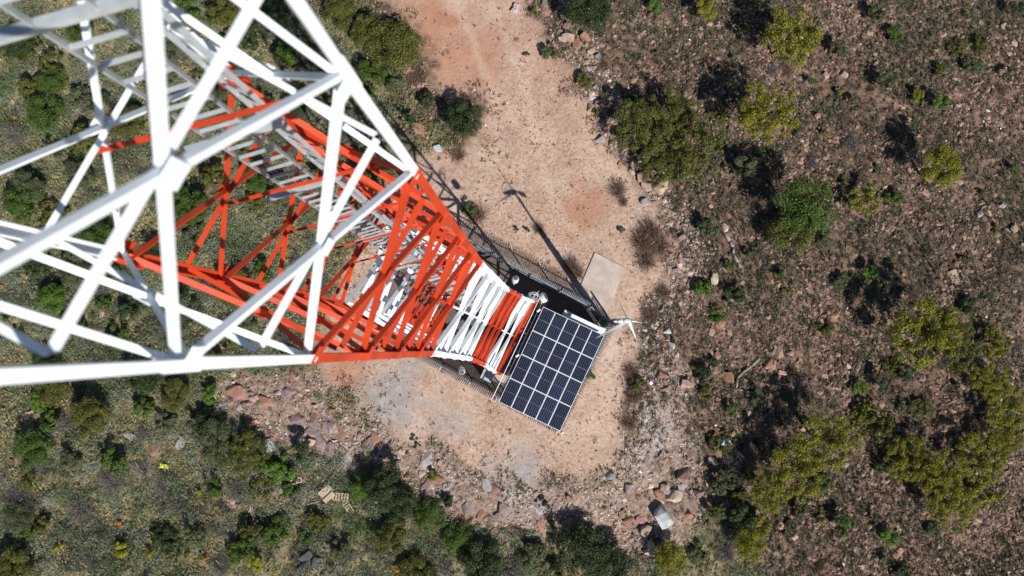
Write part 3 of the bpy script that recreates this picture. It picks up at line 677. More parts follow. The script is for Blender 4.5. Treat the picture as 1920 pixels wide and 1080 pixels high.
def plant(px, py, rpx, kind, tall=0.0, label=None, zf=None, group=None, fixed=None):
    R_ = rpx / 23.3; tall = tall * 1.12 if tall > 1.5 else tall * 1.1; g = on(px, py); zc = g.z + max(tall, R_ * .45)
    c = at(px, py, zc); base = Vector((c.x, c.y, gz(c.x, c.y))); h = zc - base.z
    tree = tall > 1.5
    NAMES = {'dark': 'dark green', 'bright': 'bright green', 'yellow': 'yellow-green', 'grey': 'grey-green', 'olive': 'olive', 'mid': 'mid green', 'loose': 'loose yellow-green', 'looseo': 'sparse olive', 'flower': 'bright yellow flowering', 'amber': 'orange-leaved', 'tb': 'leafless brown', 'tg': 'bare grey twiggy'}
    size = 'tiny' if rpx < 11 else 'small' if rpx < 20 else 'medium' if rpx < 34 else 'large' if rpx < 50 else 'very large'
    noun = 'tree' if tree else 'shrub'
    lab = fixed or where_label('%s %s %s' % (size, NAMES[kind], noun), px, py, label)
    e = empty('bush_tree' if tree else ('dry_shrub' if kind in ('tb', 'tg') else 'shrub'), base, random.uniform(0, 6.28), lab, noun, group)
    cl = 's' if R_ < .75 else 'm' if R_ < 1.45 else 'l'; v = random.randrange(3)
    if kind in ('tb', 'tg'):
        o = bpy.data.objects.new('twigs', TWIGM[v]); col.objects.link(o); o.parent = e; o.location = (0, 0, .05); o.scale = (R_, R_, R_ * .9)
        o.material_slots[0].link = 'OBJECT'; o.material_slots[0].material = M['twig_brown' if kind == 'tb' else 'twig_grey']
        PATCH.append((base.x, base.y, R_ * .8)); return e
    lo = kind in ('loose', 'looseo'); me = (LOOSEM if lo else LEAFM)[cl, v]
    o = bpy.data.objects.new('foliage' if not tree else 'crown', me); col.objects.link(o); o.parent = e; o.location = (0, 0, h)
    zs = R_ * random.uniform(.85, 1.15)
    if tree: o.location = (0, 0, h * .80); zs = max(zs, h * .58)
    o.scale = (R_ * 1.08, R_ * random.uniform(.85, 1.15), zs if not tree else zs * 1.15)
    o.material_slots[0].link = 'OBJECT'; o.material_slots[0].material = M['leaf_' + {'loose': 'yellow', 'looseo': 'olive'}.get(kind, kind)]
    s_ = bpy.data.objects.new('trunk' if tree else 'stem', (TRUNK if tree else STEM)[v]); col.objects.link(s_); s_.parent = e; s_.location = (0, 0, h)
    q = (h + .15) / (1.15 if tree else .55); s_.scale = (min(R_, 1.3), min(R_, 1.3), q)
    PATCH.append((base.x, base.y, R_)); return e
# the plants one can pick out, read off the photograph: x, y, radius, kind, height of the crown above ground
PL = [
 (1105, 22, 48, 'dark', 2.2, 'large dark green tree at the top edge above the rock pile'), (1228, 12, 18, 'bright', .6), (1325, 15, 28, 'yellow', 1.2), (1490, 58, 50, 'loose', 4.2, 'tall loose yellow-green tree near the top edge right of centre'),
 (1448, 205, 52, 'loose', 4.4, 'tall olive-yellow tree with a long shadow, upper right slope'), (1205, 235, 50, 'looseo', 2.6, 'large olive tree at the left end of the thicket beside the track'), (1300, 275, 60, 'looseo', 2.6, 'large olive tree at the right end of the thicket beside the track'), (1255, 212, 44, 'looseo', 2.3), (1240, 312, 36, 'looseo', 1.8), (1190, 190, 20, 'dark', .5),
 (1518, 378, 62, 'mid', 4.0, 'round dense bright green tree with a black shadow, right of the pad'), (1770, 310, 44, 'yellow', 3.4, 'bright yellow-green bushy tree on the right slope with black shadow'), (1712, 240, 18, 'grey', .7), (1764, 190, 20, 'bright', .9), (1720, 182, 20, 'yellow', .6), (1662, 150, 22, 'grey', .9), (1826, 122, 24, 'grey', .7), (1604, 190, 16, 'grey', .5), (1576, 174, 13, 'yellow', .5),
 (1550, 250, 12, 'yellow', .5), (1624, 368, 30, 'loose', 1.6), (1895, 137, 17, 'grey', .7), (1908, 14, 18, 'dark', 1.2), (1812, 26, 11, 'yellow', .4), (1645, 22, 24, 'grey', .8), (1572, 92, 22, 'grey', .7), (1524, 150, 15, 'mid', .5),
 (1396, 312, 30, 'grey', 1.2), (1482, 440, 46, 'olive', 1.4, 'dark olive tree just below the round bright green tree'), (1540, 445, 30, 'grey', .9), (1330, 430, 24, 'grey', .8), (1318, 542, 22, 'bright', .5), (1375, 552, 26, 'dark', .6), (1630, 512, 19, 'bright', .8), (1650, 540, 13, 'bright', .5), (1576, 526, 18, 'grey', .5), (1365, 500, 15, 'mid', .4),
 (1750, 625, 54, 'loose', 4.6, 'tall olive-green tree with a long black shadow, middle of the right slope'), (1800, 655, 44, 'looseo', 2.2), (1872, 640, 30, 'loose', 1.4), (1862, 715, 36, 'loose', 1.8), (1895, 765, 40, 'loose', 2.0), (1655, 718, 23, 'grey', 1.1), (1612, 728, 18, 'bright', .7), (1705, 702, 22, 'grey', .9), (1620, 778, 24, 'loose', .9),
 (1560, 830, 54, 'loose', 3.8, 'tall loose yellow-green tree amid the lower right thicket'), (1500, 885, 46, 'loose', 3.2), (1448, 920, 38, 'loose', 2.6), (1640, 795, 32, 'looseo', 1.5), (1702, 862, 40, 'loose', 2.0), (1765, 890, 46, 'loose', 2.2), (1845, 862, 44, 'loose', 2.3), (1885, 820, 38, 'loose', 1.9), (1792, 952, 42, 'loose', 1.8), (1852, 925, 32, 'loose', 1.4),
 (1582, 985, 24, 'mid', 1.0), (1668, 1005, 21, 'bright', .8), (1638, 975, 14, 'dark', .6), (1410, 1020, 36, 'yellow', 1.6), (1428, 982, 24, 'yellow', 1.1), (1360, 906, 28, 'grey', .9), (1405, 886, 17, 'bright', .7), (1392, 970, 30, 'dark', 1.2), (1258, 1048, 34, 'yellow', 1.0), (1228, 1012, 12, 'dark', .3), (1345, 962, 20, 'olive', .6), (1545, 905, 22, 'mid', .8), (1500, 960, 18, 'grey', .6),
 (1222, 432, 34, 'tb', 0, 'reddish brown dry brush at the right pad edge, upper clump'), (1238, 462, 32, 'tb', 0, 'reddish brown dry brush at the right pad edge, right clump'), (1205, 452, 30, 'tb', 0, 'reddish brown dry brush at the right pad edge, left clump'), (1215, 488, 30, 'tb', 0, 'reddish brown dry brush at the right pad edge, lower clump'), (1160, 357, 24, 'tb', 0), (1246, 548, 20, 'tb', 0), (1222, 592, 22, 'tb', 0), (1186, 700, 22, 'tb', 0), (1192, 742, 24, 'tb', 0), (1182, 795, 22, 'tb', 0), (1320, 705, 24, 'dark', .5), (1170, 378, 14, 'tb', 0), (1196, 720, 20, 'olive', .3),
 (893, 402, 28, 'tb', 0), (880, 392, 18, 'mid', .4), (872, 222, 40, 'dark', 1.5, 'dark green tree at the left edge of the dirt track'), (800, 187, 19, 'dark', .6), (765, 222, 18, 'dark', .7), (1032, 98, 20, 'grey', .4), (988, 103, 9, 'mid', .2), (1000, 22, 12, 'olive', .3), (1107, 708, 14, 'bright', .3), (968, 430, 8, 'mid', .2), (988, 432, 9, 'mid', .2), (1010, 428, 15, 'tb', 0), (1072, 497, 22, 'tb', 0), (1085, 512, 18, 'tb', 0), (1066, 60, 12, 'olive', .3), (1165, 433, 9, 'grey', .2), (1095, 150, 18, 'olive', .3), (1120, 210, 12, 'mid', .3), (860, 290, 20, 'tb', 0),
 (738, 88, 56, 'olive', 1.2), (690, 62, 40, 'olive', .9), (700, 135, 34, 'mid', .9), (640, 22, 38, 'olive', .8), (735, 150, 30, 'grey', .7), (520, 32, 34, 'dark', .8), (420, 25, 36, 'olive', .8), (560, 195, 36, 'dark', .8), (84, 212, 44, 'mid', .9), (60, 160, 30, 'olive', .7), (45, 372, 46, 'mid', .9), (100, 560, 36, 'bright', .7), (480, 330, 34, 'mid', .7), (400, 330, 30, 'olive', .6),
 (566, 848, 24, 'dark', 1.1), (716, 905, 44, 'dark', 2.0, 'large dark tree with a black shadow at the lower rocky edge'), (745, 945, 38, 'dark', .8), (404, 826, 46, 'grey', 1.2, 'rounded dark grey-green shrub right of the rust brown slab'), (375, 795, 26, 'dark', .9), (532, 882, 30, 'bright', .4), (688, 912, 34, 'bright', .6), (500, 870, 26, 'mid', .4), (780, 832, 10, 'dark', .5), (815, 893, 15, 'yellow', .3),
 (862, 1010, 34, 'mid', .8), (905, 1050, 44, 'dark', 1.0), (1090, 1030, 52, 'dark', 1.8, 'very large dark thicket tree at the bottom edge'), (1140, 1055, 48, 'dark', 1.3), (1000, 1045, 32, 'grey', .7), (1040, 985, 16, 'dark', .4), (835, 940, 18, 'dark', .4), (640, 1030, 24, 'grey', .5), (1020, 945, 14, 'dark', .4),
 (170, 782, 40, 'olive', .9), (80, 752, 28, 'bright', .6), (270, 765, 24, 'mid', .6), (95, 790, 26, 'mid', .5), (330, 740, 34, 'olive', .7), (395, 740, 22, 'bright', .5),
 (105, 1026, 15, 'flower', .5), (228, 1030, 19, 'flower', .6), (290, 1003, 15, 'flower', .5), (282, 1038, 13, 'flower', .5), (478, 1058, 18, 'flower', .6), (383, 1047, 11, 'amber', .4), (223, 982, 10, 'amber', .4), (372, 922, 9, 'flower', .3), (192, 852, 9, 'bright', .3), (745, 1068, 11, 'amber', .4), (322, 930, 8, 'bright', .3), (20, 1060, 18, 'flower', .4),
 (205, 908, 34, 'tg', 0), (150, 960, 38, 'tg', 0), (60, 870, 34, 'tg', 0), (120, 800, 30, 'tg', 0), (265, 880, 22, 'tg', 0), (330, 945, 26, 'tg', 0), (1372, 870, 30, 'tg', 0), (1405, 862, 26, 'tg', 0), (430, 1000, 26, 'tg', 0), (410, 1068, 28, 'tg', 0), (30, 930, 30, 'tg', 0),
 (1452, 130, 16, 'tg', 0), (1525, 305, 18, 'tg', 0), (1600, 270, 20, 'tg', 0)]
for t in PL:
    plant(t[0], t[1], t[2], t[3], t[4], t[5] if len(t) > 5 else None)
# low bushes filling the slopes
random.seed(21); fill = []
def try_fill(n, region, rr, kinds, lab, grp):
    k = 0; tries = 0
    while k < n and tries < n * 60:
        tries += 1; px = random.uniform(0, 1930); py = random.uniform(-5, 1085)
        if not region(px, py): continue
        p = at(px, py); r = random.uniform(*rr)
        if psd(np.array([p.x]), np.array([p.y]), PAD)[0] < r / 23.3 * .9: continue
        if any((p.x - a) ** 2 + (p.y - b) ** 2 < ((c + r / 23.3) * .62) ** 2 for a, b, c in PATCH): continue
        ki = random.choice(kinds); plant(px, py, r, ki, r / 23.3 * random.uniform(.35, .6), fixed=lab, group=grp); k += 1
inrock = lambda px, py: psd(np.array([at(px, py).x]), np.array([at(px, py).y]), ROCK)[0] < .4
left = lambda px, py: leftness(np.array([at(px, py).x]), np.array([at(px, py).y]))[0] > .55 and not inrock(px, py)
right = lambda px, py: leftness(np.array([at(px, py).x]), np.array([at(px, py).y]))[0] < .45 and not inrock(px, py)
try_fill(95, left, (18, 44), ['olive', 'grey', 'mid', 'dark', 'olive', 'looseo', 'mid'], 'one of the low green bushes crowding the left and lower slope', 'low green bushes on the left slope')
try_fill(26, left, (18, 32), ['tg'], 'one of the bare grey bushes among the green scrub of the lower left', 'bare grey bushes on the left slope')
try_fill(70, right, (8, 24), ['grey', 'mid', 'dark', 'olive', 'looseo', 'tb'], 'one of the small dull bushes dotted over the stony right slope', 'small bushes on the right slope')
random.seed(5)

# ------------------------------------------------------------------ boulders and loose rocks
def hull(seed, sx, sy, sz, n=16):
    r = random.Random(seed); bm = bmesh.new()
    for i in range(n):
        v = Vector((r.uniform(-1, 1), r.uniform(-1, 1), r.uniform(-1, 1))); m = max(abs(v.x), abs(v.y), abs(v.z)); v = v / m * r.uniform(.72, 1); bm.verts.new((v.x * sx, v.y * sy, v.z * sz))
    bmesh.ops.convex_hull(bm, input=bm.verts); bmesh.ops.delete(bm, geom=[v for v in bm.verts if not v.link_faces], context='VERTS')
    bmesh.ops.bevel(bm, geom=bm.edges[:], offset=.045, segments=1, affect='EDGES')
    me = bpy.data.meshes.new('boulder'); bm.to_mesh(me); bm.free(); me.materials.append(M['rock_tan']); return me
CHUNK = [hull(100 + i, 1, .8, .75) for i in range(6)]; SLABM = [hull(200 + i, 1, .7, .28, 14) for i in range(6)]
BL = [(1243, 968, 24, 'white', 0, 'big bluish white boulder at the lower pad edge'), (1262, 928, 15, 'cream', 0), (1246, 918, 10, 'grey', 0), (1210, 993, 13, 'tan', 0), (1220, 1021, 11, 'cream', 0), (1217, 1035, 12, 'cream', 0), (1182, 1005, 8, 'orange', 1), (1178, 974, 11, 'red', 0), (1203, 974, 13, 'red', 1), (1165, 963, 10, 'brown', 0),
 (1280, 889, 16, 'brown', 0), (1213, 861, 14, 'mauve', 1), (1337, 864, 11, 'cream', 0), (1311, 924, 10, 'mauve', 0), (1288, 966, 12, 'red', 1), (1298, 1037, 15, 'pink', 1), (1255, 1006, 8, 'tan', 0), (1343, 841, 18, 'brown', 0, 'large brown boulder capped with white, right of the rubble'), (1359, 829, 11, 'white', 0),
 (1457, 658, 13, 'tan', 0), (1440, 682, 11, 'orange', 0), (1364, 707, 12, 'orange', 0), (1343, 666, 9, 'red', 0), (1258, 648, 8, 'white', 0), (1248, 730, 7, 'orange', 0), (1488, 1005, 8, 'pink', 0), (1682, 1035, 14, 'orange', 1), (1727, 709, 9, 'brown', 0), (1480, 662, 7, 'pink', 0),
 (1238, 347, 21, 'tan', 0, 'big tan boulder at the upper right pad edge'), (1212, 350, 12, 'pink', 0), (1203, 333, 12, 'pink', 0), (1207, 378, 8, 'blue', 0), (1339, 522, 12, 'cream', 0), (1357, 428, 9, 'cream', 0), (1358, 499, 10, 'mauve', 0), (1351, 607, 13, 'orange', 1), (1333, 623, 7, 'pink', 0), (1561, 595, 13, 'orange', 1), (1491, 543, 8, 'red', 1), (1786, 520, 17, 'tan', 1, 'flat grey-brown boulder lying on the right slope'), (1835, 403, 9, 'grey', 0), (1899, 430, 12, 'tan', 0), (1881, 385, 9, 'grey', 1), (1850, 400, 10, 'tan', 1), (1250, 622, 8, 'white', 0),
 (1879, 49, 8, 'pink', 0), (1900, 83, 7, 'tan', 0), (1631, 62, 8, 'tan', 1), (1546, 143, 9, 'pink', 0), (1582, 141, 9, 'tan', 0), (1532, 219, 8, 'pink', 0), (1332, 204, 12, 'brown', 1), (1641, 120, 8, 'mauve', 0), (1690, 200, 8, 'pink', 1), (1363, 404, 8, 'orange', 0),
 (1064, 72, 14, 'tan', 0), (1098, 71, 12, 'orange', 0), (1075, 43, 10, 'pink', 1), (1056, 31, 10, 'pink', 0), (1027, 22, 11, 'red', 1), (1049, 14, 8, 'tan', 1), (1122, 109, 9, 'blue', 0), (1136, 112, 9, 'tan', 0), (1108, 95, 9, 'tan', 0), (1119, 195, 8, 'mauve', 0), (1106, 202, 8, 'orange', 0), (1126, 262, 9, 'grey', 0), (1166, 310, 10, 'orange', 1), (1062, 52, 12, 'brown', 1), (1080, 84, 12, 'red', 0),
 (785, 242, 17, 'orange', 1), (770, 228, 11, 'brown', 1), (821, 279, 9, 'white', 0), (247, 820, 18, 'grey', 1), (272, 824, 10, 'tan', 1), (292, 843, 21, 'brown', 1, 'rust brown square slab on the left slope'), (340, 830, 16, 'grey', 1), (367, 883, 11, 'pink', 1), (360, 857, 9, 'tan', 1), (447, 788, 10, 'pink', 1), (368, 728, 12, 'red', 1), (447, 735, 26, 'red', 1, 'broad red ledge of rock under the lower tower leg'), (400, 737, 18, 'grey', 1), (413, 763, 14, 'grey', 1), (473, 793, 15, 'orange', 1), (500, 752, 19, 'red', 1), (508, 834, 15, 'white', 1), (514, 826, 9, 'red', 1), (560, 785, 17, 'mauve', 1), (600, 830, 22, 'mauve', 1), (557, 867, 12, 'grey', 1), (413, 920, 7, 'tan', 0), (430, 940, 16, 'pink', 1), (497, 987, 9, 'white', 1), (467, 955, 9, 'grey', 1), (477, 983, 8, 'grey', 1),
 (576, 1040, 15, 'dark', 0), (592, 1052, 13, 'dark', 0), (568, 1060, 12, 'dark', 0), (1008, 950, 15, 'white', 1), (1045, 958, 13, 'mauve', 1), (873, 969, 15, 'red', 1), (901, 966, 14, 'red', 1), (1015, 984, 14, 'red', 1), (964, 995, 12, 'red', 1), (1060, 980, 12, 'mauve', 0), (791, 886, 10, 'grey', 1), (656, 855, 11, 'grey', 1), (645, 864, 10, 'red', 1), (615, 873, 12, 'mauve', 1), (1067, 935, 8, 'orange', 0), (671, 887, 11, 'grey', 1), (540, 735, 18, 'mauve', 1), (590, 780, 16, 'brown', 1), (620, 800, 18, 'mauve', 1), (500, 690, 14, 'brown', 1), (620, 845, 18, 'mauve', 1), (690, 850, 14, 'brown', 1),
 (180, 620, 12, 'brown', 1), (205, 640, 11, 'brown', 1), (122, 602, 8, 'grey', 1), (20, 500, 14, 'pink', 1), (190, 590, 9, 'pink', 1), (785, 505, 9, 'tan', 0), (470, 20, 11, 'pink', 0), (20, 195, 12, 'tan', 1), (285, 330, 10, 'pink', 1), (545, 360, 8, 'tan', 0)]
COLN = {'tan': 'tan', 'brown': 'dark brown', 'red': 'red-brown', 'orange': 'rusty orange', 'cream': 'cream', 'white': 'whitish', 'grey': 'grey', 'mauve': 'mauve-brown', 'pink': 'pinkish', 'blue': 'blue-grey', 'dark': 'blackish'}
def rock(px, py, rpx, c, flat, label=None, fixed=None, group=None, name='boulder'):
    g = on(px, py); r_ = rpx / 23.3; i = random.randrange(6); me = (SLABM if flat else CHUNK)[i]
    o = bpy.data.objects.new(name, me); col.objects.link(o); o.location = (g.x, g.y, g.z + r_ * (.02 if flat else .12)); o.scale = (r_, r_ * random.uniform(.8, 1.15), r_)
    o.rotation_euler = (random.uniform(-.2, .2), random.uniform(-.2, .2), random.uniform(0, 6.28))
    o.material_slots[0].link = 'OBJECT'; o.material_slots[0].material = M['rock_' + c]
    size = 'small' if rpx < 10 else 'medium' if rpx < 15 else 'large'
    tag(o, fixed or where_label('%s %s %s' % (size, COLN[c], 'flat slab' if flat else 'boulder'), px, py, label), 'rock' if name != 'boulder' else 'boulder', group)
    return o
for t in BL: rock(t[0], t[1], t[2], t[3], t[4], t[5] if len(t) > 5 else None)
k = 0
while k < 175:
    px, py = (random.uniform(360, 1420), random.uniform(0, 1080)) if k % 5 < 3 else (random.uniform(1010, 1300), random.uniform(-5, 560))
    p = at(px, py); x_, y_ = np.array([p.x]), np.array([p.y])
    if psd(x_, y_, PAD)[0] < .5 or (psd(x_, y_, ROCK)[0] > .2 and not (psd(x_, y_, PAD)[0] < 1.9 and px > 1010)): continue
    rock(px, py, random.uniform(3.5, 7) if random.random() < .75 else random.uniform(7, 14), random.choice(['tan', 'pink', 'brown', 'brown', 'red', 'pink', 'mauve', 'mauve', 'grey', 'red']), random.random() < .6, fixed='one of the broken loose rocks in the rubble band round the pad', group='loose rocks in the rubble band', name='loose_rock'); k += 1

k = 0
while k < 34:
    px = random.uniform(540, 960); py = 765 + (px - 540) * .42 + random.uniform(-40, 75); p = at(px, py)
    if psd(np.array([p.x]), np.array([p.y]), PAD)[0] < .6: continue
    rock(px, py, random.uniform(9, 21), random.choice(['mauve', 'mauve', 'brown', 'grey', 'mauve', 'red']), True, fixed='one of the flat dusky bedrock slabs along the lower left pad edge', group='bedrock slabs at the pad edge', name='flat_stone'); k += 1

# ------------------------------------------------------------------ stuff: gravel, scrub, grass
def keep(x, y, dens):
    return rng.random(len(x)) < dens
def sample(n, x0=-46, x1=48, y0=-23, y1=30): return rng.uniform(x0, x1, n), rng.uniform(y0, y1, n)
# stones
ico = bmesh.new(); bmesh.ops.create_icosphere(ico, subdivisions=1, radius=1); ico.verts.ensure_lookup_table()
IV = np.array([v.co[:] for v in ico.verts]); IF = np.array([[v.index for v in f.verts] for f in ico.faces]); ico.free()
def stones(name, x, y, s, m, label, jit=.28):
    n = len(x); z = ground_z(x, y); a = rng.uniform(0, 6.28, n); Vv = IV[None] * (1 + rng.normal(size=(n, 12, 1)) * jit) * np.stack([s, s * rng.uniform(.55, 1, n), s * rng.uniform(.3, .7, n)], 1)[:, None, :]
    c, s_ = np.cos(a)[:, None], np.sin(a)[:, None]; xx = Vv[..., 0] * c - Vv[..., 1] * s_; yy = Vv[..., 0] * s_ + Vv[..., 1] * c
    P = np.stack([xx + x[:, None], yy + y[:, None], Vv[..., 2] + (z + s * .12)[:, None]], 2).reshape(-1, 3)
    Fq = (IF[None] + (np.arange(n) * 12)[:, None, None]).reshape(-1, 3)
    o = bpy.data.objects.new(name, npmesh(name, P, Fq, m)); col.objects.link(o); tag(o, label, name.replace('_', ' '), kind='stuff')
x, y = sample(170000); pdv = padd(x, y); rkv = psd(x, y, ROCK); rkv = np.where((y < -3) & (pdv < 4.5), np.minimum(rkv, pdv - 3.5), rkv); ringd = 1.3 * smooth01(1.3 - np.abs(pdv - 1.0) / 1.9) * smooth01((x - 2) / 3)
dens = np.maximum(smooth01(.5 - rkv / 1.5) * (.35 + .65 * (fbm(x, y, 2, 3, 51) > .47)), ringd) * (pdv > 0)
kk = keep(x, y, dens); x1_, y1_ = x[kk], y[kk]
m_rub = island_mat('rubble', [(.13, .085, .065), (.26, .17, .135), (.38, .27, .22), (.32, .19, .145), (.46, .36, .29), (.30, .25, .23), (.50, .42, .36)], .95)
stones('rubble', x1_, y1_, rng.lognormal(-2.75, .52, len(x1_)).clip(.03, .32), m_rub, 'broken pinkish rubble banked round the edge of the pad')
x, y = sample(150000); lf = leftness(x, y); pdv = padd(x, y)
dens = (pdv > .3) * ((1 - lf) * (.08 + .60 * smooth01((fbm(x, y, 5, 4, 61) - .36) / .25)) + lf * .16 * (fbm(x, y, 4, 3, 62) > .5))
kk = keep(x, y, dens)
m_sl = island_mat('slope_stones', [(.09, .058, .045), (.22, .14, .11), (.38, .27, .21), (.28, .14, .095), (.50, .40, .33), (.24, .20, .185), (.36, .24, .18)], .95)
stones('slope_stones', x[kk], y[kk], rng.lognormal(-2.5, .52, kk.sum()).clip(.03, .36), m_sl, 'scattered small stones all over the scrubby slopes')
x, y = sample(85000, -16, 16, -18, 28); pdv = padd(x, y); kk = keep(x, y, (pdv < 0) * (.12 + .6 * smooth01((fbm(x, y, 3, 4, 71) - .45) / .2) + .5 * smooth01(1 + pdv / 1.2)))
kk &= ~((np.abs((x - TC.x) * fu.x + (y - TC.y) * fu.y) < 8) & (np.abs((x - TC.x) * fv.x + (y - TC.y) * fv.y) < 5.5))
m_gr = island_mat('gravel', [(.30, .20, .15), (.50, .37, .29), (.62, .50, .41), (.42, .26, .19)], .95)
stones('gravel', x[kk], y[kk], rng.lognormal(-3.35, .5, kk.sum()).clip(.015, .13), m_gr, 'fine loose gravel lying on the pad and the track')
# tufts of grass and undergrowth
def tufts(name, x, y, hgt, wid, nb, m, label, lean=.6):
    n = len(x); z = ground_z(x, y); N = n * nb; a = rng.uniform(0, 2 * np.pi, N); h = np.repeat(hgt, nb) * rng.uniform(.6, 1.15, N); ln = h * rng.uniform(.25, 1.3, N) * lean
    bx = np.repeat(x, nb) + rng.normal(size=N) * .05; by = np.repeat(y, nb) + rng.normal(size=N) * .05; bz = np.repeat(z, nb) - .02
    wv = wid * rng.uniform(.6, 1.4, N); px_, py_ = -np.sin(a) * wv / 2, np.cos(a) * wv / 2; dx, dy = np.cos(a) * ln, np.sin(a) * ln
    P = np.stack([np.stack([bx - px_ * .6, by - py_ * .6, bz], 1), np.stack([bx + px_ * .6, by + py_ * .6, bz], 1), np.stack([bx + dx * .45 + px_, by + dy * .45 + py_, bz + h * .7], 1), np.stack([bx + dx, by + dy, bz + h], 1)], 1).reshape(-1, 3)
    o = bpy.data.objects.new(name, npmesh(name, P, np.arange(4 * N).reshape(N, 4), m)); col.objects.link(o); tag(o, label, name.replace('_', ' '), kind='stuff')
m_lg = island_mat('left_scrub', [(0.06, 0.096, 0.027), (0.136, 0.204, 0.043), (0.204, 0.248, 0.077), (0.409, 0.373, 0.192), (0.291, 0.274, 0.17), (0.188, 0.266, 0.058), (0.564, 0.479, 0.264)], .85, .15, patch=.62, patch_scale=.30)
m_rg = island_mat('right_scrub', [(0.056, 0.056, 0.032), (0.12, 0.113, 0.072), (0.208, 0.193, 0.127), (0.127, 0.161, 0.068), (0.319, 0.289, 0.195), (0.191, 0.184, 0.137), (0.167, 0.202, 0.114)], .9, .1, patch=.45, patch_scale=.3)
x, y = sample(85000); lf = leftness(x, y); pdv = padd(x, y); rkv = psd(x, y, ROCK) + (fbm(x, y, 3, 3, 81) - .5) * 4
kk = keep(x, y, (pdv > .2) * lf * (.25 + .75 * smooth01((fbm(x, y, 3, 3, 82) - .30) / .25)) * np.where(rkv < 0, .10, 1))
tufts('green_undergrowth', x[kk], y[kk], rng.uniform(.10, .34, kk.sum()), .060, 9, m_lg, 'mixed green and straw undergrowth covering the left and lower slope', 1.0)
x, y = sample(85000); lf = leftness(x, y); pdv = padd(x, y)
kk = keep(x, y, (pdv > .5) * (1 - lf) * (.25 + .75 * smooth01((fbm(x, y, 4, 3, 85) - .34) / .25)))
tufts('dry_undergrowth', x[kk], y[kk], rng.uniform(.08, .28, kk.sum()), .045, 9, m_rg, 'dull brown dry grass and heath covering the right slope', 1.0)
x, y = sample(26000, -14, 18, -18, 27); pdv = padd(x, y); kk = keep(x, y, (pdv < 1.6) * (.03 + .9 * smooth01((fbm(x, y, 1.6, 3, 91) - .52) / .12) * smooth01(1 + pdv / 2.2)))
kk &= ~((np.abs((x - TC.x) * fu.x + (y - TC.y) * fu.y) < 7.6) & (np.abs((x - TC.x) * fv.x + (y - TC.y) * fv.y) < 4.8)); kk &= psd(x, y, np.array([(p.x, p.y) for p in s4])) > .3
tufts_puffs = None
m_pg = island_mat('sprigs', [(.10, .065, .045), (.16, .13, .07), (.09, .10, .045), (.24, .17, .11)], .9, .1)
tufts('dry_sprigs', x[kk], y[kk], rng.uniform(.06, .22, kk.sum()), .05, 8, m_pg, 'sparse dry sprigs growing on the bare pad', 1.0)

# soft leafy puffs of low scrub, too many and too merged to count
def puffs(name, x, y, r, nl, size, m, label):
    n = len(x); z = ground_z(x, y); N = n * nl; d = rng.normal(size=(N, 3)); d /= np.linalg.norm(d, axis=1)[:, None]; d[:, 2] = np.abs(d[:, 2]) * .8
    rr = np.repeat(r, nl) * rng.uniform(.25, 1.1, N); P = np.stack([np.repeat(x, nl), np.repeat(y, nl), np.repeat(z + r * .12, nl)], 1) + d * rr[:, None] * np.array([1, 1, .75])
    nr = d + rng.normal(size=(N, 3)) * .6 + np.array([0, 0, .3]); nr /= np.linalg.norm(nr, axis=1)[:, None]; t = np.cross(nr, rng.normal(size=(N, 3))); t /= np.linalg.norm(t, axis=1)[:, None]; b_ = np.cross(nr, t)
    s = (size * rng.uniform(.6, 1.4, N))[:, None]
    Vv = np.stack([P - t * s * .6, P + b_ * s * .3, P + t * s * .6, P - b_ * s * .3], 1).reshape(-1, 3)
    o = bpy.data.objects.new(name, npmesh(name, Vv, np.arange(4 * N).reshape(N, 4), m)); col.objects.link(o); tag(o, label, name.replace('_', ' '), kind='stuff')
m_pf = island_mat('scrub_leaves', [(0.084, 0.149, 0.039), (0.178, 0.311, 0.065), (0.287, 0.372, 0.098), (0.216, 0.311, 0.134), (0.382, 0.41, 0.206), (0.454, 0.434, 0.312), (0.335, 0.337, 0.259)], .8, .25, patch=.78, patch_scale=.35)
x, y = sample(17000); lf = leftness(x, y); pdv = padd(x, y); rkv = psd(x, y, ROCK); rkv = np.where((y < -3) & (pdv < 4), np.minimum(rkv, pdv - 3), rkv)
kk = keep(x, y, (pdv > .6) * lf * (.25 + .75 * smooth01((fbm(x, y, 3.5, 3, 95) - .36) / .2)) * np.where(rkv < 0, .05, 1))
puffs('low_scrub', x[kk], y[kk], rng.uniform(.18, .55, kk.sum()), 62, .10, m_pf, 'dense low soft scrub of grey, olive and green covering the left slope')
x, y = sample(3800, -46, 30, -23, 30); lf = leftness(x, y); pdv = padd(x, y); rkv = psd(x, y, ROCK); rkv = np.where((y < -3) & (pdv < 4), np.minimum(rkv, pdv - 3), rkv)
kk = keep(x, y, (pdv > 1.2) * lf * smooth01((fbm(x, y, 4.5, 3, 99) - .38) / .15) * np.where(rkv < 0, .03, 1))
puffs('soft_scrub', x[kk], y[kk], rng.uniform(.45, 1.05, kk.sum()), 230, .10, m_pf, 'soft rounded grey-green scrub merging into a carpet on the left slope')
m_gp = island_mat('bare_twig_scrub', [(.06, .055, .055), (.13, .12, .12), (.20, .185, .18), (.16, .125, .12), (.10, .11, .08)], .9, .1, patch=.3)
x, y = sample(2300, -46, 6, -23, 30); lf = leftness(x, y); pdv = padd(x, y); rkv = psd(x, y, ROCK); rkv = np.where((y < -3) & (pdv < 4), np.minimum(rkv, pdv - 3), rkv)
kk = keep(x, y, (pdv > 2) * lf * smooth01((fbm(x, y, 4.0, 3, 119) - .50) / .10) * (rkv > 0))
puffs('bare_scrub', x[kk], y[kk], rng.uniform(.4, .95, kk.sum()), 190, .085, m_gp, 'grey leafless scrub in patches between the green scrub of the left slope')
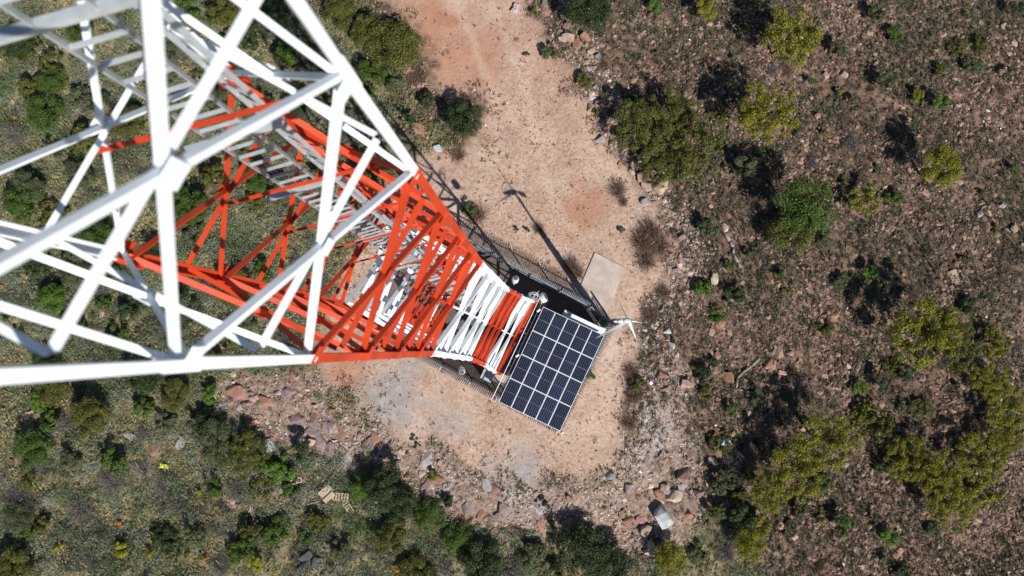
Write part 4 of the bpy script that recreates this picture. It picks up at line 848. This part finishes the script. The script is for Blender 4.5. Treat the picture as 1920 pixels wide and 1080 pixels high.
m_pr = island_mat('heath_leaves', [(0.048, 0.046, 0.031), (0.115, 0.106, 0.070), (0.163, 0.163, 0.096), (0.125, 0.163, 0.077), (0.269, 0.230, 0.173)], .85, .15, patch=.6, patch_scale=.4)
x, y = sample(12000); lf = leftness(x, y); pdv = padd(x, y)
kk = keep(x, y, (pdv > .9) * (1 - lf) * smooth01((fbm(x, y, 3.0, 3, 97) - .42) / .2))
puffs('low_heath', x[kk], y[kk], rng.uniform(.12, .42, kk.sum()), 55, .085, m_pr, 'patches of dull dark heath between the stones of the right slope')

# ------------------------------------------------------------------ debris lying on the lower slope
def lie(name, px, py, rot, label, cat, group=None, dz=.25):
    g = on(px, py); e = empty(name, (g.x, g.y, g.z + dz), rot, label, cat, group); return e
e = lie('open_crate', 557, 901, .28, 'small open timber frame with two bays lying in the scrub', 'frame')
b = MB(); b.box(-.48, .48, -.20, -.13, 0, .07); b.box(-.48, .48, .13, .20, 0, .07); b.build('side_board', M['timber'], e)
b = MB()
for x_ in (-.44, .06, .44): b.box(x_ - .04, x_ + .04, -.129, .129, .003, .066)
b.build('crossbar', M['timber'], e)
e = lie('wooden_pallet', 640, 930, -.12, 'broken wooden pallet lying beside the plywood sheets', 'pallet')
b = MB()
for i in range(6): b.box(-.62 + i * .23, -.50 + i * .23, -.32, .32, .08, .10)
b.build('deck_board', M['timber'], e); b = MB()
for y_ in (-.3, 0, .27): b.box(-.65, .66, y_, y_ + .05, 0, .078)
b.build('bearer', M['timber'], e)
e = lie('wooden_pallet', 652, 945, -1.0, 'wooden pallet fragment tipped below the broken pallet', 'pallet')
b = MB()
for i in range(4): b.box(-.4 + i * .22, -.32 + i * .22, -.25, .25, .06, .08)
b.build('deck_board', M['timber'], e); b = MB(); b.box(-.45, .5, -.24, -.18, 0, .058); b.box(-.45, .7, .18, .24, 0, .058); b.build('bearer', M['timber'], e)
for px, py, r_, sx, sy, lb in ((613, 920, .75, .55, .36, 'upper plywood sheet with a torn corner left of the broken pallet'), (620, 930, .75, .52, .20, 'narrow lower plywood sheet left of the broken pallet')):
    b = MB(); b.box(-sx, sx, -sy, sy, 0, .03); o = b.build('plywood_sheet', M['card']); g = on(px, py); o.location = (g.x, g.y, g.z + (.36 if 'upper' in lb else .48)); o.rotation_euler = (.08, -.05, r_); tag(o, lb, 'plywood', 'plywood sheets in the scrub')
b = MB(); b.tube((-.55, 0, 0), (.55, .06, 0), .035, .03, 6); o = b.build('timber_stake', M['timber']); g = on(590, 942); o.location = g + Vector((0, 0, .25)); o.rotation_euler = (0, 0, .2); tag(o, 'single pale timber stake lying left of the plywood sheets', 'stake')
def cloth(name, px, py, sx, sy, m, label, cat, seed):
    n = 12; P = []; Fq = []
    for j in range(n):
        for i in range(n):
            u, v = i / (n - 1) * 2 - 1, j / (n - 1) * 2 - 1; k = 1 - .25 * fbm(np.array([u * 3. + seed]), np.array([v * 3.]), 1, 2, seed)[0]
            P.append((u * sx * k, v * sy * k, .25 * fbm(np.array([u * 2. + seed]), np.array([v * 2.]), .7, 3, seed)[0]))
    Fq = [(j * n + i, j * n + i + 1, (j + 1) * n + i + 1, (j + 1) * n + i) for j in range(n - 1) for i in range(n - 1)]
    me = npmesh(name, np.array(P), np.array(Fq), m, True); o = bpy.data.objects.new(name, me); col.objects.link(o); g = on(px, py); o.location = (g.x, g.y, g.z + .12); o.rotation_euler = (0, 0, seed); tag(o, label, cat)
    md = o.modifiers.new('thick', 'SOLIDIFY'); md.thickness = .012
cloth('cloth_scrap', 310, 873, .42, .2, M['yellowcloth'], 'crumpled yellow cloth on the left slope below the rust brown slab', 'cloth', 3)
cloth('plastic_sheet', 517, 1004, .26, .3, M['plastic'], 'crumpled pale blue plastic sheet at the lower left slope', 'plastic sheet', 5)
cloth('white_sack', 967, 18, .3, .45, M['conc'], 'crumpled white sack beside the track near the top edge', 'sack', 9)
cloth('green_bag', 834, 979, .2, .14, mat('green_plastic', (.05, .30, .22), .4), 'tiny bright green plastic bag in the scrub at the bottom', 'bag', 2)
def log(name, pts, r0, label, z=.12):
    b = MB(); P = [on(*p) + Vector((0, 0, z)) for p in pts]; n = len(P)
    for i, (p, q) in enumerate(zip(P, P[1:])): b.tube(p, q, r0 * (1 - .5 * i / n), r0 * (1 - .5 * (i + 1) / n), 8)
    o = b.build(name, M['deadwood'], None, True); tag(o, label, 'log')
log('dead_log', [(1358, 436), (1367, 452), (1374, 464), (1374, 476), (1383, 492), (1388, 502)], .16, 'pale dead log lying right of the pad below the round cream boulder')
log('dead_branch', [(1423, 672), (1408, 686), (1392, 698), (1382, 708), (1380, 728)], .13, 'long forked dead branch left of the tan boulders')
log('dead_branch', [(1380, 728), (1396, 734), (1412, 736), (1430, 737)], .10, 'short dead branch lying below the long forked branch')
log('dead_branch', [(262, 840), (258, 860), (264, 876), (274, 884)], .05, 'bleached dead branch by the rust brown slab', .4)
log('dead_branch', [(240, 925), (236, 938), (244, 950)], .05, 'curved pale dead branch among grey bushes at lower left', .4)
# low rim of the access pit and stray pale stones by the track
